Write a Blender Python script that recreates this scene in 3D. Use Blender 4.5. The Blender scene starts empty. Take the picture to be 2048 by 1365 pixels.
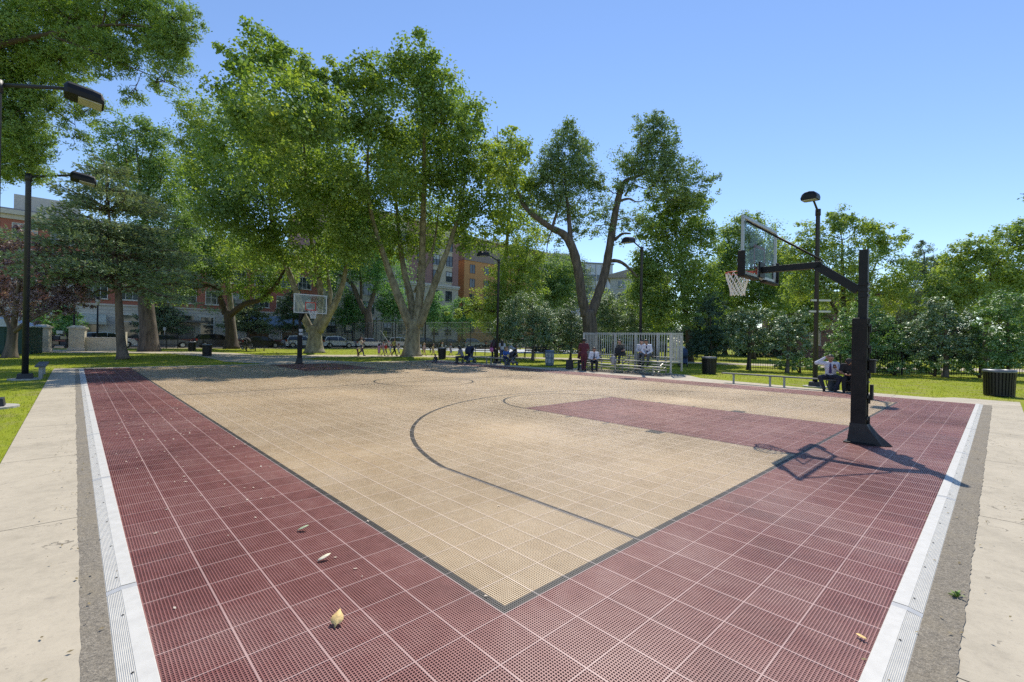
import bpy, math, random
import numpy as np
from mathutils import Vector, Matrix
random.seed(7)
RS = np.random.RandomState(11)
SC = bpy.context.scene
COL = SC.collection
PI = math.pi
EXPO = 0.97
SKYTINT = (.55,.57,.62)

# ------------------------------------------------------------------ camera model (metres, camera stands at the origin)
F, H, YAW, TX, TY, CY, ROLL = 923.724, 1.6335, 0.758478, -0.0174, 2.748, 679.379, 0.017758
CR, SR = math.cos(ROLL), math.sin(ROLL)
D1 = np.array([-math.sin(YAW), math.cos(YAW)])       # along the court's sideline, away from the camera
D2 = np.array([math.cos(YAW), math.sin(YAW)])        # along the baseline
T = 0.3048                                            # one court tile
CW, CL = 51 * T, 85 * T

def ray(px, py):
    x, y = px - 1024.0, py - CY
    return (CR * x + SR * y) / F, (-SR * x + CR * y) / F
def at(px, py, z=0.0):
    r, d = ray(px, py); Y = (H - z) / d
    return (r * Y, Y, z)
def far(px, py, Y):
    r, d = ray(px, py)
    return (r * Y, Y, H - d * Y)
def C(u, v, z=0.0):
    return (TX + u * D1[0] + v * D2[0], TY + u * D1[1] + v * D2[1], z)
def uv_of(p):
    a, b = p[0] - TX, p[1] - TY
    return (a * D1[0] + b * D1[1], a * D2[0] + b * D2[1])

# ------------------------------------------------------------------ object helpers
def link(o, parent=None, loc=None, rotz=None):
    COL.objects.link(o)
    if parent is not None: o.parent = parent
    if loc is not None: o.location = loc
    if rotz is not None: o.rotation_euler = (0, 0, rotz)
    return o
def tag(o, label=None, cat=None, group=None, kind=None):
    if label: o['label'] = label
    if cat: o['category'] = cat
    if group: o['group'] = group
    if kind: o['kind'] = kind
    return o
def thing(name, label, cat, loc=(0, 0, 0), rotz=0.0, group=None):
    o = bpy.data.objects.new(name, None); o.empty_display_size = 0.2
    link(o, None, loc, rotz)
    return tag(o, label, cat, group)
def dup(root, loc, rotz, label, group=None):
    r = root.copy(); COL.objects.link(r); r.location = loc; r.rotation_euler = (0, 0, rotz)
    r['label'] = label
    if group: r['group'] = group
    for ch in list(root.children):
        c = ch.copy(); COL.objects.link(c); c.parent = r
        for g in list(ch.children):
            d = g.copy(); COL.objects.link(d); d.parent = c
    return r

class MB:
    def __init__(s): s.v = []; s.f = []; s.n = 0; s.mi = []; s.cur = 0
    def add(s, vs, fs):
        s.v.extend([tuple(map(float, p)) for p in vs])
        s.f.extend([tuple(i + s.n for i in f) for f in fs])
        s.mi.extend([s.cur] * len(fs))
        s.n += len(vs); return s
    def box(s, c, d, rz=0.0, taper=1.0, rx=0.0, ry=0.0):
        x, y, z = d[0] / 2, d[1] / 2, d[2] / 2
        P = [(-x, -y, -z), (x, -y, -z), (x, y, -z), (-x, y, -z), (-x * taper, -y * taper, z), (x * taper, -y * taper, z), (x * taper, y * taper, z), (-x * taper, y * taper, z)]
        M = Matrix.Rotation(rz, 3, 'Z') @ Matrix.Rotation(ry, 3, 'Y') @ Matrix.Rotation(rx, 3, 'X')
        P = [Vector(c) + M @ Vector(p) for p in P]
        return s.add(P, [(0, 3, 2, 1), (4, 5, 6, 7), (0, 1, 5, 4), (1, 2, 6, 5), (2, 3, 7, 6), (3, 0, 4, 7)])
    def bar(s, a, b, w, h=None, up=(0, 0, 1)):
        a, b = Vector(a), Vector(b); h = h or w
        d = (b - a).normalized(); u = Vector(up)
        if abs(d.dot(u)) > .98: u = Vector((0, 1, 0))
        r = d.cross(u).normalized() * (w / 2); u = r.cross(d).normalized() * (h / 2)
        P = [a - r - u, a + r - u, a + r + u, a - r + u, b - r - u, b + r - u, b + r + u, b - r + u]
        return s.add(P, [(0, 1, 2, 3), (7, 6, 5, 4), (0, 4, 5, 1), (1, 5, 6, 2), (2, 6, 7, 3), (3, 7, 4, 0)])
    def tube(s, pts, rad, n=8, cap=True, closed=False):
        P = np.array(pts, float); m = len(P)
        R = np.full(m, rad, float) if np.isscalar(rad) else np.array(rad, float)
        Tn = np.zeros_like(P)
        if closed:
            Tn = np.roll(P, -1, 0) - np.roll(P, 1, 0)
        else:
            Tn[1:-1] = P[2:] - P[:-2]; Tn[0] = P[1] - P[0]; Tn[-1] = P[-1] - P[-2]
        Tn /= np.linalg.norm(Tn, axis=1)[:, None] + 1e-12
        ref = np.array([0.0, 0, 1]) if abs(Tn[0][2]) < .9 else np.array([1.0, 0, 0])
        V = []
        nprev = np.cross(Tn[0], ref); nprev /= np.linalg.norm(nprev)
        ang = np.arange(n) * 2 * PI / n
        for i in range(m):
            a = nprev - Tn[i] * nprev.dot(Tn[i]); a /= np.linalg.norm(a) + 1e-12; nprev = a
            b = np.cross(Tn[i], a)
            V.append(P[i] + R[i] * (np.cos(ang)[:, None] * a + np.sin(ang)[:, None] * b))
        V = np.concatenate(V); fs = []
        for i in range(m if closed else m - 1):
            j = (i + 1) % m
            for k in range(n):
                q = (k + 1) % n
                fs.append((i * n + k, i * n + q, j * n + q, j * n + k))
        if cap and not closed:
            fs.append(tuple(range(n - 1, -1, -1))); fs.append(tuple((m - 1) * n + k for k in range(n)))
        return s.add(V, fs)
    def lathe(s, prof, n=16, c=(0, 0, 0), cap=True):
        V = []; fs = []
        for r, z in prof:
            for k in range(n):
                a = 2 * PI * k / n; V.append((c[0] + r * math.cos(a), c[1] + r * math.sin(a), c[2] + z))
        for i in range(len(prof) - 1):
            for k in range(n):
                q = (k + 1) % n; fs.append((i * n + k, i * n + q, (i + 1) * n + q, (i + 1) * n + k))
        if cap:
            fs.append(tuple(range(n - 1, -1, -1))); fs.append(tuple((len(prof) - 1) * n + k for k in range(n)))
        return s.add(V, fs)
    def prism(s, poly, a, b, axis='y'):
        """extrude a 2-D polygon (first, second coord) along the axis from a to b"""
        n = len(poly); V = []
        for t in (a, b):
            for p, q in poly:
                V.append({'y': (p, t, q), 'z': (p, q, t), 'x': (t, p, q)}[axis])
        fs = [tuple(range(n - 1, -1, -1)), tuple(range(n, 2 * n))] + [(k, (k + 1) % n, n + (k + 1) % n, n + k) for k in range(n)]
        return s.add(V, fs)
    def quad(s, a, b, c, d): return s.add([a, b, c, d], [(0, 1, 2, 3)])
    def ball(s, c, r, n=10, m=6):
        r = (r, r, r) if np.isscalar(r) else r
        V = []; fs = []
        for i in range(m + 1):
            t = PI * i / m
            for k in range(n):
                a = 2 * PI * k / n
                V.append((c[0] + r[0] * math.sin(t) * math.cos(a), c[1] + r[1] * math.sin(t) * math.sin(a), c[2] - r[2] * math.cos(t)))
        for i in range(m):
            for k in range(n):
                q = (k + 1) % n; fs.append((i * n + k, i * n + q, (i + 1) * n + q, (i + 1) * n + k))
        return s.add(V, fs)
    def build(s, name, mat, parent=None, smooth=False, bevel=0.0, loc=None, rotz=None, mats=None):
        me = bpy.data.meshes.new(name); me.from_pydata(s.v, [], s.f); me.update()
        bm_fix(me)
        for m in (mats or [mat]): me.materials.append(m)
        if mats: me.polygons.foreach_set('material_index', s.mi)
        if smooth: me.polygons.foreach_set('use_smooth', [True] * len(me.polygons))
        o = bpy.data.objects.new(name, me)
        if bevel:
            b = o.modifiers.new('bevel', 'BEVEL'); b.width = bevel; b.segments = 2; b.limit_method = 'ANGLE'; b.angle_limit = math.radians(40)
        return link(o, parent, loc, rotz)
def bm_fix(me):
    import bmesh
    bm = bmesh.new(); bm.from_mesh(me); bmesh.ops.recalc_face_normals(bm, faces=bm.faces); bm.to_mesh(me); bm.free()

def np_mesh(name, V, Q, mat, parent=None, tint=None, smooth=False):
    """fast mesh from numpy vertices and faces (all with the same corner count)"""
    me = bpy.data.meshes.new(name); k = Q.shape[1]
    me.vertices.add(len(V)); me.vertices.foreach_set('co', V.astype(np.float32).ravel())
    me.loops.add(Q.size); me.loops.foreach_set('vertex_index', Q.astype(np.int32).ravel())
    me.polygons.add(len(Q)); me.polygons.foreach_set('loop_start', np.arange(0, Q.size, k, dtype=np.int32))
    me.polygons.foreach_set('loop_total', np.full(len(Q), k, dtype=np.int32))
    if smooth: me.polygons.foreach_set('use_smooth', np.ones(len(Q), bool))
    me.update(calc_edges=True)
    if tint is not None:
        a = me.attributes.new('tint', 'FLOAT', 'FACE'); a.data.foreach_set('value', tint.astype(np.float32))
    if mat: me.materials.append(mat)
    o = bpy.data.objects.new(name, me)
    return link(o, parent)

# ------------------------------------------------------------------ materials
def newmat(name):
    m = bpy.data.materials.new(name); m.use_nodes = True
    nt = m.node_tree; b = nt.nodes['Principled BSDF']
    return m, nt, b
class NX:
    """tiny expression builder for math nodes"""
    def __init__(s, nt): s.nt = nt
    def op(s, o, a, b=None, c=None):
        n = s.nt.nodes.new('ShaderNodeMath'); n.operation = o
        for i, x in enumerate((a, b, c)):
            if x is None: continue
            if isinstance(x, (int, float)): n.inputs[i].default_value = x
            else: s.nt.links.new(x, n.inputs[i])
        return n.outputs[0]
    def __getattr__(s, k):
        return lambda a, b=None, c=None: s.op({'add': 'ADD', 'sub': 'SUBTRACT', 'mul': 'MULTIPLY', 'div': 'DIVIDE', 'lt': 'LESS_THAN', 'gt': 'GREATER_THAN', 'abs_': 'ABSOLUTE', 'mn': 'MINIMUM', 'mx': 'MAXIMUM', 'sqrt': 'SQRT', 'fr': 'FRACT', 'pw': 'POWER', 'md': 'MODULO'}[k], a, b, c)
    def hyp(s, a, b): return s.sqrt(s.add(s.mul(a, a), s.mul(b, b)))
    def near(s, a, v, w): return s.lt(s.abs_(s.sub(a, v)), w)
    def mix(s, f, a, b):
        n = s.nt.nodes.new('ShaderNodeMix'); n.data_type = 'RGBA'
        for i, x in ((0, f), (6, a), (7, b)):
            if isinstance(x, tuple): n.inputs[i].default_value = (*x[:3], 1)
            elif isinstance(x, (int, float)): n.inputs[i].default_value = x
            else: s.nt.links.new(x, n.inputs[i])
        return n.outputs[2]
    def coords(s, kind='Object'):
        t = s.nt.nodes.new('ShaderNodeTexCoord'); x = s.nt.nodes.new('ShaderNodeSeparateXYZ')
        s.nt.links.new(t.outputs[kind], x.inputs[0]); return t.outputs[kind], x.outputs[0], x.outputs[1], x.outputs[2]
    def noise(s, vec, scale, detail=3, rough=.55):
        n = s.nt.nodes.new('ShaderNodeTexNoise'); n.inputs['Scale'].default_value = scale
        n.inputs['Detail'].default_value = detail; n.inputs['Roughness'].default_value = rough
        if vec is not None: s.nt.links.new(vec, n.inputs['Vector'])
        return n.outputs[0]
    def ramp(s, f, stops):
        n = s.nt.nodes.new('ShaderNodeValToRGB'); e = n.color_ramp.elements
        while len(e) < len(stops): e.new(.5)
        for k, (p, c) in enumerate(stops):
            e[k].position = p; e[k].color = (*c, 1) if isinstance(c, tuple) else (c, c, c, 1)
        s.nt.links.new(f, n.inputs[0]); return n.outputs[0]
    def bump(s, hgt, strength, dist, b):
        n = s.nt.nodes.new('ShaderNodeBump'); n.inputs['Strength'].default_value = strength; n.inputs['Distance'].default_value = dist
        s.nt.links.new(hgt, n.inputs['Height']); s.nt.links.new(n.outputs[0], b.inputs['Normal'])

def pm(name, col, rough=.6, metal=0.0, var=.18, scale=6.0, bump=0.0, bscale=None, spec=.5, coat=0.0, col2=None, stretch=None):
    m, nt, b = newmat(name); x = NX(nt)
    vec, X, Y, Z = x.coords()
    if stretch:
        mp = nt.nodes.new('ShaderNodeMapping'); mp.inputs['Scale'].default_value = stretch
        nt.links.new(vec, mp.inputs[0]); vec = mp.outputs[0]
    f = x.noise(vec, scale, 5, .6)
    c2 = col2 or tuple(min(1, c * (1 + var)) for c in col)
    c1 = tuple(c * (1 - var) for c in col)
    cc = x.ramp(f, [(.3, c1), (.7, c2)])
    nt.links.new(cc, b.inputs['Base Color'])
    b.inputs['Roughness'].default_value = rough; b.inputs['Metallic'].default_value = metal
    b.inputs['Specular IOR Level'].default_value = spec
    if coat: b.inputs['Coat Weight'].default_value = coat; b.inputs['Coat Roughness'].default_value = .05
    if bump:
        g = x.noise(vec, bscale or scale * 3, 4, .6); x.bump(g, bump, .02, b)
    return m

def leafmat(name, stops, trans=.4, gloss=.12, rough=.45, nscale=.35, namt=.5):
    m, nt, b = newmat(name); x = NX(nt)
    a = nt.nodes.new('ShaderNodeAttribute'); a.attribute_name = 'tint'
    g = nt.nodes.new('ShaderNodeNewGeometry')
    n = x.noise(g.outputs['Position'], nscale, 2, .5)
    f = x.add(x.mul(a.outputs['Fac'], 1 - namt), x.mul(n, namt))
    col = x.ramp(f, stops)
    nt.nodes.remove(b)
    d = nt.nodes.new('ShaderNodeBsdfDiffuse'); t = nt.nodes.new('ShaderNodeBsdfTranslucent'); gl = nt.nodes.new('ShaderNodeBsdfGlossy')
    gl.inputs['Roughness'].default_value = rough; gl.inputs['Color'].default_value = (.75, .8, .75, 1)
    nt.links.new(col, d.inputs['Color'])
    tc = x.mix(1.0, col, col); mm = nt.nodes.new('ShaderNodeMix'); mm.data_type = 'RGBA'; mm.blend_type = 'MULTIPLY'; mm.inputs[0].default_value = 1
    nt.links.new(col, mm.inputs[6]); mm.inputs[7].default_value = (1.55, 1.38, .60, 1)
    nt.links.new(mm.outputs[2], t.inputs['Color'])
    s1 = nt.nodes.new('ShaderNodeMixShader'); s1.inputs[0].default_value = trans
    nt.links.new(d.outputs[0], s1.inputs[1]); nt.links.new(t.outputs[0], s1.inputs[2])
    s2 = nt.nodes.new('ShaderNodeMixShader'); s2.inputs[0].default_value = gloss
    nt.links.new(s1.outputs[0], s2.inputs[1]); nt.links.new(gl.outputs[0], s2.inputs[2])
    nt.links.new(s2.outputs[0], nt.nodes['Material Output'].inputs[0])
    return m

def glassmat(name, tint=(.9, .95, .95), alpha=.25, rough=.03):
    m, nt, b = newmat(name); nt.nodes.remove(b)
    g = nt.nodes.new('ShaderNodeBsdfGlossy'); g.inputs['Roughness'].default_value = rough
    t = nt.nodes.new('ShaderNodeBsdfTransparent'); t.inputs['Color'].default_value = (*tint, 1)
    fr = nt.nodes.new('ShaderNodeValue'); fr.outputs[0].default_value = .045
    d = nt.nodes.new('ShaderNodeBsdfDiffuse'); d.inputs['Color'].default_value = (.7, .78, .82, 1)
    s0 = nt.nodes.new('ShaderNodeMixShader'); s0.inputs[0].default_value = alpha
    nt.links.new(t.outputs[0], s0.inputs[1]); nt.links.new(d.outputs[0], s0.inputs[2])
    s1 = nt.nodes.new('ShaderNodeMixShader'); nt.links.new(fr.outputs[0], s1.inputs[0])
    nt.links.new(s0.outputs[0], s1.inputs[1]); nt.links.new(g.outputs[0], s1.inputs[2])
    nt.links.new(s1.outputs[0], nt.nodes['Material Output'].inputs[0])
    return m

M = {}
M['black_metal'] = pm('black powder coated metal', (.011, .011, .013), .5, 0, .4, 9, .03, spec=.3)
M['lamp_metal'] = pm('dark lamp metal', (.018, .021, .028), .5, .0, .3, 7, .02)
M['alu'] = pm('aluminium', (.38, .375, .36), .42, .75, .12, 14)
M['alu_white'] = pm('pale aluminium rail', (.50, .50, .48), .45, .3, .1, 14)
M['black_pad'] = pm('black vinyl padding', (.014, .0125, .013), .62, 0, .3, 5, .15, 12, spec=.25, col2=(.024, .021, .021))
M['pad_skirt'] = pm('black canvas skirt', (.02, .021, .022), .6, 0, .3, 6, .5, 7)
M['white_plastic'] = pm('white plastic', (.58, .56, .51), .5, 0, .08, 12)
M['orange'] = pm('orange red steel', (.55, .05, .025), .4, 0, .15, 12)
M['net'] = pm('white cord', (.78, .77, .75), .8, 0, .1, 30)
M['rubber'] = pm('black rubber', (.015, .015, .016), .7, 0, .2, 20)
M['slat'] = pm('black steel slats', (.018, .018, .02), .4, .2, .25, 14)
M['lid'] = pm('grey steel lid', (.16, .17, .19), .4, .5, .15, 10)
M['lens'] = pm('lamp lens', (.42, .42, .40), .25, 0, .1, 10)
M['board_glass'] = glassmat('clear backboard glass', (.95, .98, .985), .02)
M['bench_wood'] = pm('dark bench plank', (.10, .105, .11), .55, 0, .25, 5, .1, stretch=(1, 8, 8))
M['bench_leg'] = pm('galvanised leg', (.3, .32, .34), .45, .6, .15, 10)
M['concrete_base'] = pm('concrete footing', (.42, .4, .36), .9, 0, .15, 8, .3)
M['sticker'] = pm('white notice sticker', (.75, .76, .78), .5, 0, .05, 10)
M['bark_plane'] = pm('plane tree bark', (.25, .215, .145), .9, 0, .55, 3.2, .6, 7, col2=(.39, .35, .25), stretch=(1, 1, .5))
M['bark_grey'] = pm('grey ridged bark', (.12, .098, .08), .95, 0, .55, 5, 1.0, 9, stretch=(1, 1, .18))
M['bark_dark'] = pm('dark brown bark', (.075, .055, .042), .95, 0, .4, 5, .9, 9, stretch=(1, 1, .18))
M['bark_pine'] = pm('brown grey pine bark', (.15, .115, .092), .95, 0, .5, 4, .9, 8, stretch=(1, 1, .3))

M['leaf_plane'] = leafmat('plane tree leaves', [(.18, (0.1017, 0.1963, 0.04948)), (.5, (0.1974, 0.3234, 0.06734)), (.78, (0.3741, 0.4765, 0.09412)), (.95, (0.6, 0.5775, 0.1388))], .47, .08, .65)
M['leaf_yellow'] = leafmat('yellow green leaves', [(.2, (0.1312, 0.2357, 0.0531)), (.5, (0.2516, 0.3772, 0.07744)), (.85, (0.4375, 0.5068, 0.1262))], .47, .08, .65)
M['leaf_ash'] = leafmat('ash leaflets', [(.2, (.09, .165, .045)), (.55, (0.2187, 0.3646, 0.07778)), (.9, (0.3889, 0.5347, 0.1147))], .45, .08, .65)
M['leaf_mid'] = leafmat('mid green leaves', [(.2, (0.1026, 0.2019, 0.07247)), (.6, (0.2112, 0.3462, 0.09793)), (.9, (0.3775, 0.4762, 0.1234))], .43, .08, .65)
M['leaf_elm'] = leafmat('grey green leaves', [(.2, (0.1021, 0.1896, 0.08556)), (.6, (0.2186, 0.3355, 0.1262)), (.9, (0.3792, 0.4667, 0.1464))], .38, .09, .65)
M['leaf_holly'] = leafmat('glossy holly leaves', [(.2, (0.08702, 0.1642, 0.0756)), (.6, (0.1673, 0.2686, 0.1186)), (.9, (0.3011, 0.3951, 0.1652))], .22, .15, .5)
M['leaf_holly_green'] = leafmat('glossy green shrub leaves', [(.2, (0.08553, 0.1871, 0.06477)), (.6, (0.1711, 0.3208, 0.08856)), (.9, (0.3135, 0.4813, 0.1225))], .3, .12, .5)
M['leaf_dark'] = leafmat('dark evergreen leaves', [(.2, (0.04084, 0.08749, 0.06678)), (.6, (0.08749, 0.1516, 0.09334)), (.9, (0.1603, 0.2333, 0.1376))], .15, .05, .55)
M['leaf_spruce'] = leafmat('blue green needles', [(.2, (0.1205, 0.187, 0.1236)), (.6, (0.2344, 0.3159, 0.1969)), (.9, (0.4479, 0.4995, 0.2869))], .22, .04)
M['leaf_purple'] = leafmat('purple brown leaves', [(.2, (0.1343, 0.09235, 0.1434)), (.55, (0.2685, 0.1876, 0.2356)), (.9, (0.51, 0.3898, 0.42))], .3, .08, .55)
M['leaf_bright'] = leafmat('fresh green leaves', [(.2, (0.08506, 0.2187, 0.07778)), (.6, (0.1822, 0.3889, 0.1147)), (.9, (0.316, 0.5104, 0.1516))], .44, .08, .65)
M['grass'] = leafmat('grass blades', [(.15, (.18, .225, .014)), (.5, (.28, .335, .018)), (.8, (.37, .40, .03)), (.97, (.45, .40, .12))], .4, .05, .5, .5, .45)
# ------------------------------------------------------------------ camera, sun, sky
cam = bpy.data.cameras.new('camera'); co = bpy.data.objects.new('camera', cam); COL.objects.link(co)
cam.sensor_width = 36; cam.lens = F / 2048 * 36; cam.clip_start = .05; cam.clip_end = 6000
cam.shift_y = -(1365 / 2 - CY) / 2048
co.matrix_world = Matrix.Translation((0, 0, H)) @ Matrix.Rotation(PI / 2, 4, 'X') @ Matrix.Rotation(ROLL, 4, 'Z')
SC.camera = co
SUN_EL, SUN_AZ = math.radians(54), math.radians(13)
sd = Vector((math.sin(SUN_AZ) * math.cos(SUN_EL), math.cos(SUN_AZ) * math.cos(SUN_EL), math.sin(SUN_EL)))
sl = bpy.data.lights.new('sun', 'SUN'); sl.energy = 2.6; sl.angle = math.radians(.53); sl.color = (1, .935, .82)
so = bpy.data.objects.new('sun', sl); COL.objects.link(so); so.rotation_euler = sd.to_track_quat('Z', 'Y').to_euler()
so.location = (0, 0, 60)
w = bpy.data.worlds.new('World'); SC.world = w; w.use_nodes = True
nt = w.node_tree; bg = nt.nodes['Background']
sky = nt.nodes.new('ShaderNodeTexSky'); sky.sky_type = 'NISHITA'; sky.sun_disc = False
sky.sun_elevation = SUN_EL; sky.sun_rotation = SUN_AZ; sky.altitude = 0
sky.air_density = 1.0; sky.dust_density = 0.0; sky.ozone_density = 2.6
tn = nt.nodes.new('ShaderNodeMix'); tn.data_type = 'RGBA'; tn.blend_type = 'MULTIPLY'; tn.inputs[0].default_value = 1
nt.links.new(sky.outputs[0], tn.inputs[6]); tn.inputs[7].default_value = (*SKYTINT, 1)
nt.links.new(tn.outputs[2], bg.inputs[0]); bg.inputs[1].default_value = .15
SC.view_settings.view_transform = 'Standard'; SC.view_settings.look = 'None'
SC.view_settings.exposure = EXPO; SC.view_settings.gamma = 1
SC.render.engine = 'CYCLES'
SC.cycles.transparent_max_bounces = 24; SC.cycles.max_bounces = 8; SC.cycles.diffuse_bounces = 5; SC.cycles.transmission_bounces = 6
SC.cycles.caustics_reflective = False; SC.cycles.caustics_refractive = False
SC.cycles.sample_clamp_indirect = 8
try: SC.cycles.use_denoising = False
except Exception: pass

# ------------------------------------------------------------------ ground and paved surfaces
def sheet(name, pts, mat, z=None):
    mb = MB(); mb.add([(p[0], p[1], z if z is not None else p[2]) for p in pts], [tuple(range(len(pts)))])
    return tag(mb.build(name, mat), kind='structure')
def rect_local(name, v0, v1, u0, u1, z, mat):
    mb = MB(); mb.add([(v0, u0, z), (v1, u0, z), (v1, u1, z), (v0, u1, z)], [(0, 1, 2, 3)])
    return tag(mb.build(name, mat, loc=(TX, TY, 0), rotz=YAW), kind='structure')

m, nt, b = newmat('lawn turf'); x = NX(nt); g = nt.nodes.new('ShaderNodeNewGeometry'); P = g.outputs['Position']
n1 = x.noise(P, .35, 4, .6); n2 = x.noise(P, 9, 4, .7); n3 = x.noise(P, 1.3, 3, .6)
c = x.ramp(x.add(x.mul(n1, .45), x.mul(n2, .55)), [(.3, (.17, .215, .018)), (.5, (.24, .285, .022)), (.68, (.32, .33, .045))])
c = x.mix(x.ramp(n3, [(.50, 0.0), (.68, .75)]), c, (.27, .23, .11))
nt.links.new(c, b.inputs['Base Color']); b.inputs['Roughness'].default_value = .95; b.inputs['Specular IOR Level'].default_value = .1
x.bump(n2, .8, .05, b); M['lawn'] = m
sheet('lawn', [(-2500, -60, 0), (2500, -60, 0), (2500, 4000, 0), (-2500, 4000, 0)], M['lawn'], -.03)

def concrete(name, axis, off, step, col=(.50, .455, .38)):
    m, nt, b = newmat(name); x = NX(nt); vec, X, Y, Z = x.coords()
    mp = nt.nodes.new('ShaderNodeMapping'); mp.inputs['Scale'].default_value = (2.2, 2.2, 1) ; nt.links.new(vec, mp.inputs[0])
    n1 = x.noise(vec, 1.1, 5, .62); n2 = x.noise(vec, 42, 4, .7); n3 = x.noise(vec, 6.5, 4, .65); n4 = x.noise(mp.outputs[0], 3.1, 2, .5)
    c = x.ramp(x.add(x.mul(n1, .6), x.mul(n3, .4)), [(.3, tuple(k * .74 for k in col)), (.5, col), (.72, tuple(k * 1.16 for k in col))])
    c = x.mix(x.mul(x.ramp(n2, [(.35, 1.0), (.5, 0.0)]), .16), c, (.2, .18, .15))
    c = x.mix(x.mul(x.ramp(n4, [(.70, 0.0), (.74, 1.0)]), .35), c, (.25, .22, .18))
    vo = nt.nodes.new('ShaderNodeTexVoronoi'); vo.feature = 'DISTANCE_TO_EDGE'; vo.inputs['Scale'].default_value = .42
    wv = nt.nodes.new('ShaderNodeVectorMath'); wv.operation = 'ADD'; nz = nt.nodes.new('ShaderNodeTexNoise'); nz.inputs['Scale'].default_value = 2.5; nz.inputs['Detail'].default_value = 5
    nt.links.new(vec, nz.inputs['Vector']); nt.links.new(vec, wv.inputs[0]); nt.links.new(nz.outputs['Color'], wv.inputs[1]); nt.links.new(wv.outputs[0], vo.inputs['Vector'])
    crack = x.mul(x.lt(vo.outputs['Distance'], .0035), x.ramp(n1, [(.5, 0.0), (.56, 1.0)]))
    c = x.mix(x.mul(crack, .6), c, (.08, .07, .055))
    spot = x.ramp(x.noise(vec, 17, 2, .4), [(.71, 0.0), (.73, 1.0)])
    c = x.mix(x.mul(spot, .5), c, (.16, .14, .11))
    q = X if axis == 'x' else Y
    o = X if axis == 'y' else Y
    w = x.add(q, x.mul(x.noise(vec, 3, 2), .012))
    fr = x.fr(x.div(x.sub(w, off - 100 * step), step))
    j = x.lt(x.mul(x.mn(fr, x.sub(1.0, fr)), step), .0055)
    c = x.mix(x.mul(j, .92), c, (.03, .028, .024))
    nt.links.new(c, b.inputs['Base Color']); b.inputs['Roughness'].default_value = .9; b.inputs['Specular IOR Level'].default_value = .25
    x.bump(x.sub(x.mul(n2, .25), j), .5, .008, b)
    return m
M['conc_l'] = concrete('concrete path left slabs', 'y', 3.60, 2.87, (.465, .405, .305))
M['conc_r'] = concrete('concrete path right slabs', 'x', 4.60, 3.25, (.465, .41, .315))
M['conc_f'] = concrete('concrete pale slabs', 'x', .4, 1.9, (.44, .385, .29))
M['conc_w'] = concrete('concrete far walk slabs', 'y', .4, 3.0, (.485, .43, .34))
rect_local('path', -2.52, -1.80, -1.80, 26.05, -.010, M['conc_l'])
rect_local('path', -2.52, 17.9, -2.46, -1.80, -.014, M['conc_r'])
# court-side walk on the far sideline, widening towards the bleachers
wk = [C(-2.46, 17.16), C(26.6, 17.16), C(27, 18.3), C(17, 18.45), C(14.5, 20.6), C(9.0, 20.9), C(7.6, 19.4), C(3, 18.55), C(-.6, 18.45), C(-1.0, 19.2), C(-2.46, 19.2)]
mb = MB(); mb.add([(uv_of(p)[1], uv_of(p)[0], -.018) for p in wk], [tuple(range(len(wk)))])
tag(mb.build('path', M['conc_w'], loc=(TX, TY, 0), rotz=YAW), kind='structure')
# walk behind the far baseline
rect_local('path', -2.5, 17.16, 25.93, 26.75, -.014, M['conc_f'])
# park paths
def pix(name, pts, mat, z):
    W_ = [at(*p) for p in pts]
    mb = MB(); mb.add([(uv_of(p)[1], uv_of(p)[0], z) for p in W_], [tuple(range(len(pts)))])
    o = tag(mb.build(name, mat, loc=(TX, TY, 0), rotz=YAW), kind='structure')
    return [(p[0], p[1]) for p in W_]
PATHS = []
PATHS.append(pix('path', [(720, 723.5), (560, 729), (450, 723), (405, 713), (340, 707), (240, 706), (240, 702.5), (400, 703.5), (470, 706), (520, 710), (570, 716), (640, 720)], M['conc_f'], -.022))
PATHS.append(pix('path', [(520, 711), (640, 709.5), (800, 709.8), (1000, 712.5), (1180, 717), (1180, 720), (1000, 716), (800, 713.4), (640, 714), (585, 719)], M['conc_f'], -.026))
PATHS.append(pix('path', [(60, 704), (160, 706), (250, 705), (260, 701.5), (200, 699.5), (60, 699)], M['conc_f'], -.024))
PATHS.append(pix('path', [(1240, 722), (1700, 737), (2048, 744), (2200, 748), (2200, 742), (2048, 738), (1700, 733), (1240, 719)], M['conc_f'], -.024))
# tennis court slab
m, nt, b = newmat('pale tennis court paint'); x = NX(nt); g = nt.nodes.new('ShaderNodeNewGeometry')
c = x.ramp(x.noise(g.outputs['Position'], .5, 4), [(.3, (.40, .43, .46)), (.7, (.52, .55, .58))])
nt.links.new(c, b.inputs['Base Color']); b.inputs['Roughness'].default_value = .8
sheet('tennis_court', [far(700, 700, 74), far(1000, 700, 57), far(1190, 700, 57), far(1190, 700, 76), far(800, 700, 82)], m, -.02)

# street
m, nt, b = newmat('asphalt'); x = NX(nt); vec, X, Y, Z = x.coords()
c = x.ramp(x.add(x.mul(x.noise(vec, .6, 4), .5), x.mul(x.noise(vec, 60, 3), .5)), [(.3, (.05, .05, .05)), (.7, (.085, .083, .08))])
nt.links.new(c, b.inputs['Base Color']); b.inputs['Roughness'].default_value = .9; M['asphalt'] = m
rect_local('road', -150, 190, 62.5, 73, -.022, M['asphalt'])
rect_local('pavement', -150, 190, 60.7, 62.4, -.018, M['conc_f'])
rect_local('pavement', -150, 190, 73.0, 76.2, .09, M['conc_f'])
mb = MB(); mb.box((20, 72.95, .03), (340, .14, .135)); tag(mb.build('kerb', M['concrete_base'], loc=(TX, TY, 0), rotz=YAW), kind='structure')

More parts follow.
